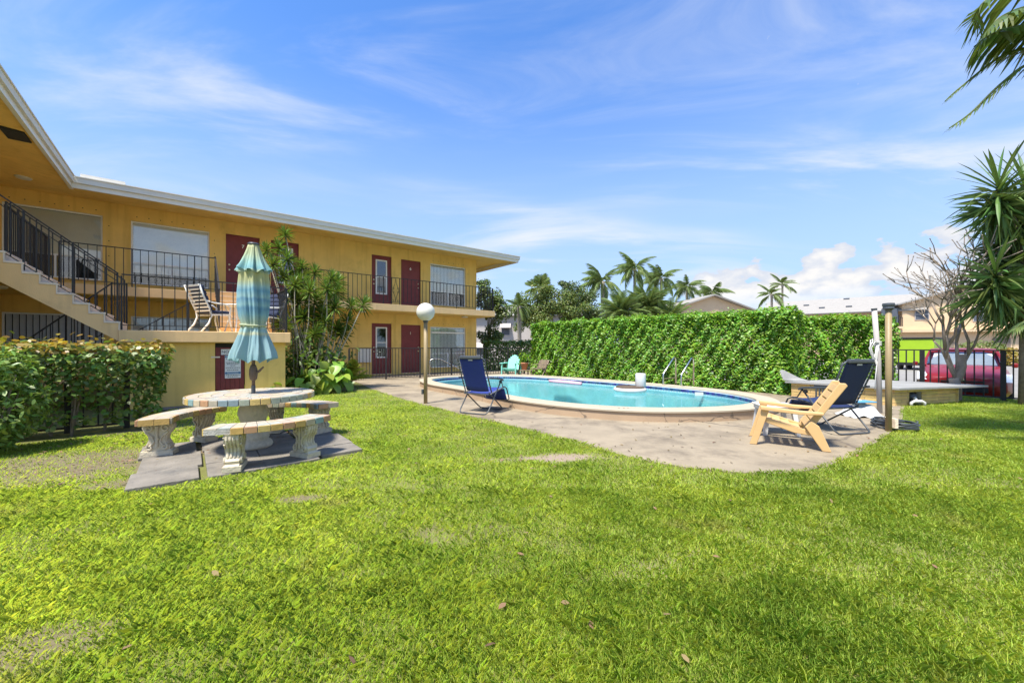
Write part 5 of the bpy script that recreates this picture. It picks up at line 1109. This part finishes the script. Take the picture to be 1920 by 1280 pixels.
# ------------------------------------------------------------------ street side: car, van, far houses
def car():
    P = Vector((13.9, 12.4, -.262)); d = Vector((-P.x, -P.y)).normalized(); t = thing('parked_car', 'red parked car facing the yard behind the iron fence', 'car', P, face(d))
    def loft(secs, nm, mt, par=t):
        m = MB(); n = len(secs[0][1])
        for x, pr in secs: m.v += [(x, y, z) for y, z in pr] + [(x, -y, z) for y, z in pr[::-1]]
        k = 2 * n; m.f = [(i * k + j, i * k + (j + 1) % k, (i + 1) * k + (j + 1) % k, (i + 1) * k + j) for i in range(len(secs) - 1) for j in range(k)] + [tuple(range(k))[::-1], tuple((len(secs) - 1) * k + j for j in range(k))]
        o = m.build(nm, mt, par, smooth=True); o.modifiers.new('edge', 'EDGE_SPLIT').split_angle = R(38); return o
    def S(w, z0, zb, zt, wt): return [(w * .90, z0), (w, z0 + .12), (w, zb), (w * .985, zb + .10), (wt, zt), (wt * .5, zt + .02)]
    loft([(2.28, S(.60, .30, .48, .66, .48)), (2.20, S(.78, .22, .50, .72, .62)), (2.0, S(.87, .20, .55, .79, .70)), (1.4, S(.90, .20, .60, .90, .72)), (.95, S(.905, .20, .66, .97, .74)), (0, S(.905, .20, .72, .95, .80)), (-1.2, S(.905, .20, .76, .98, .80)), (-1.8, S(.89, .22, .80, 1.03, .72)), (-2.15, S(.82, .25, .78, 1.0, .6)), (-2.25, S(.7, .3, .7, .9, .5))], 'body', 'car_red')
    def Gs(w, z, wt=None): return [(w, .93), (w * .97, (z + .93) / 2 + .03), (w * .86, z - .03), (w * .5, z + .005)]
    loft([(1.02, [(.74, .93), (.72, .945), (.6, .955), (.3, .96)]), (.25, Gs(.78, 1.36)), (-.1, Gs(.79, 1.44)), (-.9, Gs(.78, 1.44)), (-1.5, Gs(.74, 1.28)), (-1.95, [(.68, .95), (.66, .96), (.5, .97), (.3, .97)])], 'cabin', 'car_glass')
    loft([(.22, [(.67, 1.345), (.66, 1.37), (.5, 1.385), (.3, 1.39)]), (-.1, [(.69, 1.42), (.68, 1.45), (.5, 1.465), (.3, 1.47)]), (-.9, [(.68, 1.42), (.67, 1.45), (.5, 1.465), (.3, 1.47)]), (-1.45, [(.64, 1.29), (.63, 1.31), (.5, 1.32), (.3, 1.325)])], 'roof', 'car_red')
    for s in (-1, 1):
        MB().tube([(1.0, s * .76, .95), (.62, s * .745, 1.16), (.24, s * .685, 1.36)], .035, 6).build('windscreen_pillar', 'car_red', t); MB().tube([(-.35, s * .80, .95), (-.38, s * .70, 1.42)], .03, 6).build('door_pillar', 'black_plastic', t)
        h = MB(); h.add([(2.13, s * .48, .66), (2.02, s * .84, .70), (1.86, s * .87, .80), (2.02, s * .60, .77), (2.22, s * .48, .62), (2.1, s * .84, .63)], [(0, 1, 2, 3), (0, 1, 5, 4)])
        h.prism([(2.24, .60), (2.05, .60), (1.86, .79), (1.95, .80), (2.12, .735)], s * .50, s * .865, 1); h.build('headlight', 'lamp_glass', t)
        MB().box(.55, .75, s * .93, s * 1.04, .93, 1.06).build('wing_mirror', 'car_red', t, bevel=.03); MB().box(2.14, 2.22, s * .60 - .09, s * .60 + .09, .30, .40).build('fog_light', 'black_plastic', t)
        for x in (1.35, -1.35):
            w = MB().lathe([(.16, -.11), (.30, -.11), (.325, -.08), (.325, .08), (.30, .11), (.16, .11)], 28).build('wheel', 'tyre', t, loc=(x, s * .80, .325)); w.rotation_euler = (R(90), 0, 0)
            MB().lathe([(.02, .06), (.2, .07), (.215, .112), (.2, .112)], 20).build('rim', 'steel', w); MB().lathe([(.02, -.06), (.2, -.07), (.215, -.112), (.2, -.112)], 20).build('rim', 'steel', w)
    MB().box(2.20, 2.30, -.46, .46, .30, .44).build('grille', 'black_plastic', t, bevel=.01); MB().box(2.24, 2.30, -.40, .40, .56, .60).build('upper_grille', 'black_plastic', t); MB().box(2.27, 2.31, -.07, .07, .60, .66).build('badge', 'steel', t, bevel=.01); MB().box(2.29, 2.305, -.16, .16, .44, .52).build('number_plate', 'sign_white', t)
    MB().add([(.86, -.66, .99), (.86, .66, .99), (.34, .58, 1.31), (.34, -.58, 1.31)], [(0, 1, 2, 3)]).build('windscreen_glare', 'grey_slat', t)  # pale panel added behind the windscreen, standing in for reflected sky
    MB().box(.98, 1.03, -.6, .6, .955, .965).build('wiper', 'black_plastic', t)
car()
def van():
    p = tb(1728, 26, -.262); t = thing('parked_van', 'lime green boxy van parked below the cream house', 'van', p, ANG - .1)
    MB().box(-1.55, 1.55, -.85, .85, .42, 1.95).build('body', 'lime', t, bevel=.06); MB().box(-1.6, 1.6, -.88, .88, 1.952, 2.05).build('roof_rack', 'black_plastic', t, bevel=.02); MB().box(-1.58, 1.58, -.87, .87, .30, .46).build('sill', 'black_plastic', t)
    MB().box(.02, .10, -.858, -.851, .45, 1.93).build('door_seam', 'black_plastic', t); MB().box(1.551, 1.56, -.7, .7, 1.2, 1.8).build('windscreen', 'car_glass', t)
    for x in (-1.0, 1.0):
        for y in (-.78, .78): MB().lathe([(.14, -.1), (.30, -.1), (.30, .1), (.14, .1)], 20).build('wheel', 'tyre', t, loc=(x, y, .30)).rotation_euler = (R(90), 0, 0)
van()
def gable_house(name, label, c, rz, w, L_, he, hp, wallm, ops=(), long_ops=(), over=.45, side=1):
    """gable front in the local xz plane at y=0, ridge along +y"""
    t = thing(name, label, 'house', c, rz)
    m = MB(); m.add([(-w / 2, 0, 0), (w / 2, 0, 0), (w / 2, 0, he), (0, 0, hp), (-w / 2, 0, he), (-w / 2, L_, 0), (w / 2, L_, 0), (w / 2, L_, he), (0, L_, hp), (-w / 2, L_, he)], [(0, 1, 2, 3, 4), (5, 9, 8, 7, 6), (0, 4, 9, 5), (1, 6, 7, 2)]); m.build('wall', wallm, t)
    sl = (hp - he) / (w / 2); k = .12; r = MB(); xe = w / 2 + over; ze = he - sl * over + .02
    for s in (-1, 1): r.add([(s * xe, -over, ze), (0, -over, hp + .02), (0, L_ + over, hp + .02), (s * xe, L_ + over, ze), (s * xe, -over, ze + k), (0, -over, hp + .02 + k), (0, L_ + over, hp + .02 + k), (s * xe, L_ + over, ze + k)], [(0, 1, 2, 3), (4, 5, 6, 7), (0, 1, 5, 4), (1, 2, 6, 5), (2, 3, 7, 6), (3, 0, 4, 7)])
    rf = r.build('roof', 'far_roof', t)
    for x, z, a, b in ops:
        f = MB().box(x - a / 2 - .06, x + a / 2 + .06, -.05, -.002, z - b / 2 - .06, z + b / 2 + .06).build('window', 'far_white', t); MB().box(x - a / 2, x + a / 2, -.06, -.051, z - b / 2, z + b / 2).build('pane', 'far_window', f); MB().box(x - a / 2, x + a / 2, -.07, -.061, z - .03, z + .03).build('bar', 'far_white', f)
    for y, z, a, b in long_ops:
        f = MB().box(side * w / 2 + side * .002, side * w / 2 + side * .05, y - a / 2 - .06, y + a / 2 + .06, z - b / 2 - .06, z + b / 2 + .06).build('window', 'far_white', t); MB().box(side * w / 2 + side * .051, side * w / 2 + side * .06, y - a / 2, y + a / 2, z - b / 2, z + b / 2).build('pane', 'far_window', f)
    return t, rf
RZV = ANG                                                         # gable fronts face the yard
def far_houses():
    def px_house(name, label, cpx, Y, wpx0, wpx1, eave_y, peak_y, rz, L_, wallm, ops=(), lops=(), side=1):
        P = Vector(((cpx - 960) / F * Y, Y, -.26)); c, s = math.cos(rz), math.sin(rz)
        def off(px): k = (px - 960) / F; return (k * P.y - P.x) / (c - k * s)
        a, b = off(wpx0), off(wpx1); w = b - a; mid = P + Vector((c, s, 0)) * (a + b) / 2; Ym = mid.y
        z = lambda py, YY: HC + (HZ - py) * YY / F + .26
        return gable_house(name, label, Vector((mid.x, mid.y, -.26)), rz, w, L_, z(eave_y, (P + Vector((c, s, 0)) * a).y), z(peak_y, Ym), wallm, ops, lops, side=side)
    h, rf = px_house('cream_house', 'cream two storey house with gable behind the bare tree', 1797, 36, 1692, 1945, 570, 538, R(-24), 16, 'far_cream', [(-3.0, 4.4, .9, .9), (1.0, 4.3, 1.1, 1.2), (4.2, 4.3, 1.1, 1.2)])
    MB().box(-5.9, -4.7, -.06, .02, 3.4, 5.0).build('balcony_recess', 'far_window', h); b = MB().box(-6.0, -4.6, -.75, -.06, 3.1, 3.3).build('balcony', 'far_cream', h)
    MB().box(-6.0, -4.6, -.76, -.72, 4.1, 4.15).build('rail', 'black_iron', b); 
    for k in range(10): MB().box(-5.98 + .15 * k, -5.95 + .15 * k, -.755, -.725, 3.3, 4.1).build('baluster', 'black_iron', b)
    MB().box(-6.0, 6.0, -.55, -.002, 2.75, 2.98).build('band', 'far_cream', h)
    for x in (-4.8, -1.4, 2.2): MB().box(x - .55, x + .55, -.05, -.002, .02, 2.2).build('door', 'bark', h)
    MB().box(-.35, -.12, 5, 5.3, 6.6, 8.6).build('chimney_pipe', 'cement', h)
    # long wing with a white roof beside it
    t = thing('long_roofed_house', 'long low house with pale roof joined behind the hedge', 'house', Vector((29.8, 44.0, -.26)), R(-40))
    MB().box(-1.5, 10.5, 0, 8, 0, 4.9).build('wall', 'far_cream', t); r = MB(); r.add([(-2.1, -.7, 4.85), (11.0, -.7, 4.85), (11.0, 4, 6.7), (-2.1, 4, 6.7), (11, 8.7, 4.85), (-2.1, 8.7, 4.85)], [(0, 1, 2, 3), (3, 2, 4, 5)]); rr = r.build('roof', 'far_roof', t); rr.modifiers.new('t', 'SOLIDIFY').thickness = .12
    for x, y in ((-.9, 1.6), (.7, 1.0), (1.6, 1.9), (3.0, .8), (5.2, .8), (5.0, 3.4)): MB().box(x, x + .5, y, y + .25, 4.85 + (y + .7) * .394 + .03, 4.85 + (y + .7) * .394 + .16).build('roof_vent', 'far_window', rr)
    for x in (1.5, 5.0, 8.3): f = MB().box(x - .9, x + .9, -.05, -.002, 3.1, 4.45).build('window', 'far_white', t); MB().box(x - .8, x + .8, -.06, -.051, 3.2, 4.35).build('pane', 'far_window', f)
    px_house('gabled_house', 'peach house whose low gable rises just above the hedge', 1330, 36, 1252, 1416, 583, 555, R(8), 10, 'far_cream', [(0, 2.5, 1.2, 1.2)])
    w = thing('white_house', 'white two storey house behind the trees at the fence end', 'house', tb(930, 37, -.26), R(-6)); MB().box(-4, 9, 0, 9, 0, 4.3).build('wall', 'far_white', w); rf = MB(); rf.add([(-4.4, -.4, 4.25), (9.4, -.4, 4.25), (9.4, 9.4, 4.25), (-4.4, 9.4, 4.25), (.5, 4.5, 5.6), (5, 4.5, 5.6)], [(0, 1, 5, 4), (1, 2, 5), (2, 3, 4, 5), (3, 0, 4)]); rf.build('roof', 'far_roof', w)
    for x, z in ((.9, 3.0), (3.6, 3.0), (6.5, 3.0), (-1.6, 1.2), (2.2, .9)):
        f = MB().box(x - .45, x + .45, -.05, -.002, z - .6, z + .6).build('window', 'far_white', w); MB().box(x - .36, x + .36, -.06, -.051, z - .5, z + .5).build('pane', 'far_window', f); MB().add([(x - .5, -.06, z + .62), (x + .5, -.06, z + .62), (x + .5, -.5, z + .15), (x - .5, -.5, z + .15)], [(0, 1, 2, 3)]).build('awning_shutter', 'far_white', f)
    for px, Y, lab, sc in ((1838, 31, 'rounded green shrub beneath the cream house windows', 1.0), (1800, 32, 'smaller green shrub left of the rounded one by the cream house', .7)):
        s = thing('garden_shrub', lab, 'shrub', tb(px, Y, -.26)); n = 1500; dd = rng.normal(0, 1, (n, 3)); dd /= np.linalg.norm(dd, axis=1)[:, None]; Pn = dd * rng.uniform(.7, 1.05, (n, 1)) * np.array([1.9, 1.2, .95]) * sc + np.array([0, 0, .95 * sc]); npmesh('foliage', leaves(Pn, dd, .2, .1), 6, 'olive_leaf', s); MB().tube([(0, 0, 0), (0, 0, .8)], .06, 6).build('stem', 'bark', s)
    s = thing('croton_shrub', 'yellow leaved shrub beside the cream house', 'shrub', tb(1893, 30, -.26)); n = 700; dd = rng.normal(0, 1, (n, 3)); dd /= np.linalg.norm(dd, axis=1)[:, None]; npmesh('foliage', leaves(dd * rng.uniform(.6, 1.05, (n, 1)) * np.array([.9, .7, .7]) + np.array([0, 0, .7]), dd, .2, .1), 6, 'new_leaf', s); MB().tube([(0, 0, 0), (0, 0, .6)], .05, 6).build('stem', 'bark', s)
far_houses()

# ------------------------------------------------------------------ grass
def grass():
    worn = WORN
    slabs = [tuple(b2w(u, v)[:2]) for u, v in ((-.43, 4.86), (1.66, 4.86), (1.66, 6.81), (-.43, 6.81))]
    store = [tuple(b2w(u, v)[:2]) for u, v in ((-1.1, 10.6), (1.86, 10.6), (1.86, 13.6), (-4.2, 17), (-4.2, 9))]
    deck = offset(DECK, .045)
    out = []
    for y0, y1, dens, hh, ww in ((.9, 2.2, 21000, .054, .0024), (2.2, 3.6, 13500, .050, .0030), (3.6, 5.5, 6400, .048, .0046), (5.5, 8.5, 4200, .044, .0056), (8.5, 13.5, 2000, .042, .009)):
        xm = lambda y: 1.38 * y + .9
        n = int((y1 - y0) * 2 * xm(y1) * dens); X = rng.uniform(-xm(y1), xm(y1), n); Y = rng.uniform(y0, y1, n); k = np.abs(X) < 1.38 * Y + .9; X, Y = X[k], Y[k]
        k = ~inpoly(X, Y, deck) & ~inpoly(X, Y, store)
        onslab = inpoly(X, Y, slabs); k &= ~onslab | (rng.uniform(0, 1, len(X)) < .006)
        U = X * D1.x + Y * D1.y; V = -X * D1.y + Y * D1.x; k &= ~((U < -.3) & (V > 8.15)); k &= ~((U > 1.9) & (V > 11.5) & (X < -3.8))
        pr = np.ones(len(X))
        for c, rx, ry, a, s in worn:
            dx, dy = X - c.x, Y - c.y; p = (dx * math.cos(a) + dy * math.sin(a)) / rx; q = (-dx * math.sin(a) + dy * math.cos(a)) / ry; pr *= 1 - s * np.exp(-(p * p + q * q) ** 1.3 * (1 + .5 * np.sin(X * 11) * np.cos(Y * 13)))
        pr *= .72 + .28 * np.clip(np.sin(X * 2.3 + np.sin(Y * 1.9)) + np.cos(Y * 3.1 + X) + .8, 0, 1)
        k &= rng.uniform(0, 1, len(X)) < pr; X, Y, pr = X[k], Y[k], pr[k]; n = len(X)
        tuft = .88 + .22 * np.sin(X * 9 + 2 * np.sin(Y * 7)) * np.cos(Y * 8.3 + np.sin(X * 6)); h = hh * rng.uniform(.45, 1.25, n) * tuft * (.5 + .5 * pr); h[rng.uniform(0, 1, n) < .03] *= 1.5
        a = rng.uniform(0, 6.283, n); ln = rng.uniform(.1, 1.0, n); d = np.stack([np.cos(a), np.sin(a), 0 * a], 1); wv = ww * rng.uniform(.6, 1.3, n); bw = rng.uniform(0, 1, n) < .02 * (1 + np.sin(X * 3.1) * np.cos(Y * 2.7)); wv[bw] *= 1.7; h[bw] *= .8; s = np.stack([-np.sin(a), np.cos(a), 0 * a], 1) * wv[:, None]
        Z = lawn_z(X, Y) - .004; B0 = np.stack([X, Y, Z], 1); up = np.array([0, 0, 1.]); H = h[:, None]; Ln = ln[:, None]
        m1 = B0 + up * H * .55 + d * H * Ln * .28; tp = B0 + up * H * (1.0 - .30 * Ln) + d * H * Ln * .95
        out.append(np.stack([B0 - s * .5, B0 + s * .5, m1 + s * .42, tp, m1 - s * .42], 1))
    V = np.concatenate(out); o = npmesh('grass', V, 5, 'grass_blade', None, 'stuff'); tag(o, 'green lawn grass around the deck and table', 'grass'); print('blades', len(V))
grass()

def litter():
    k = 420; X = np.concatenate([rng.uniform(-6.5, -3.2, k), rng.uniform(-3, 6, k // 4), rng.uniform(-1.5, 5.5, k // 6)]); Y = np.concatenate([rng.uniform(3.6, 6.4, k), rng.uniform(1.6, 7, k // 4), rng.uniform(4.3, 7, k // 6)])
    V = -X * D1.y + Y * D1.x; U = X * D1.x + Y * D1.y; keep = ~((V > 8.1) & (U < 2)); X, Y = X[keep], Y[keep]; keep = ~inpoly(X, Y, POOL); X, Y = X[keep], Y[keep]
    ind = inpoly(X, Y, DECK); P = np.stack([X, Y, np.where(ind, .022, .030)], 1)
    tag(npmesh('fallen_leaves', leaves(P, P * 0,   .045, .022, up=1.5, jit=.35), 6, 'dry_leaf', None, 'stuff'), 'dry brown leaves scattered over bare soil and deck', 'leaf litter')
litter()
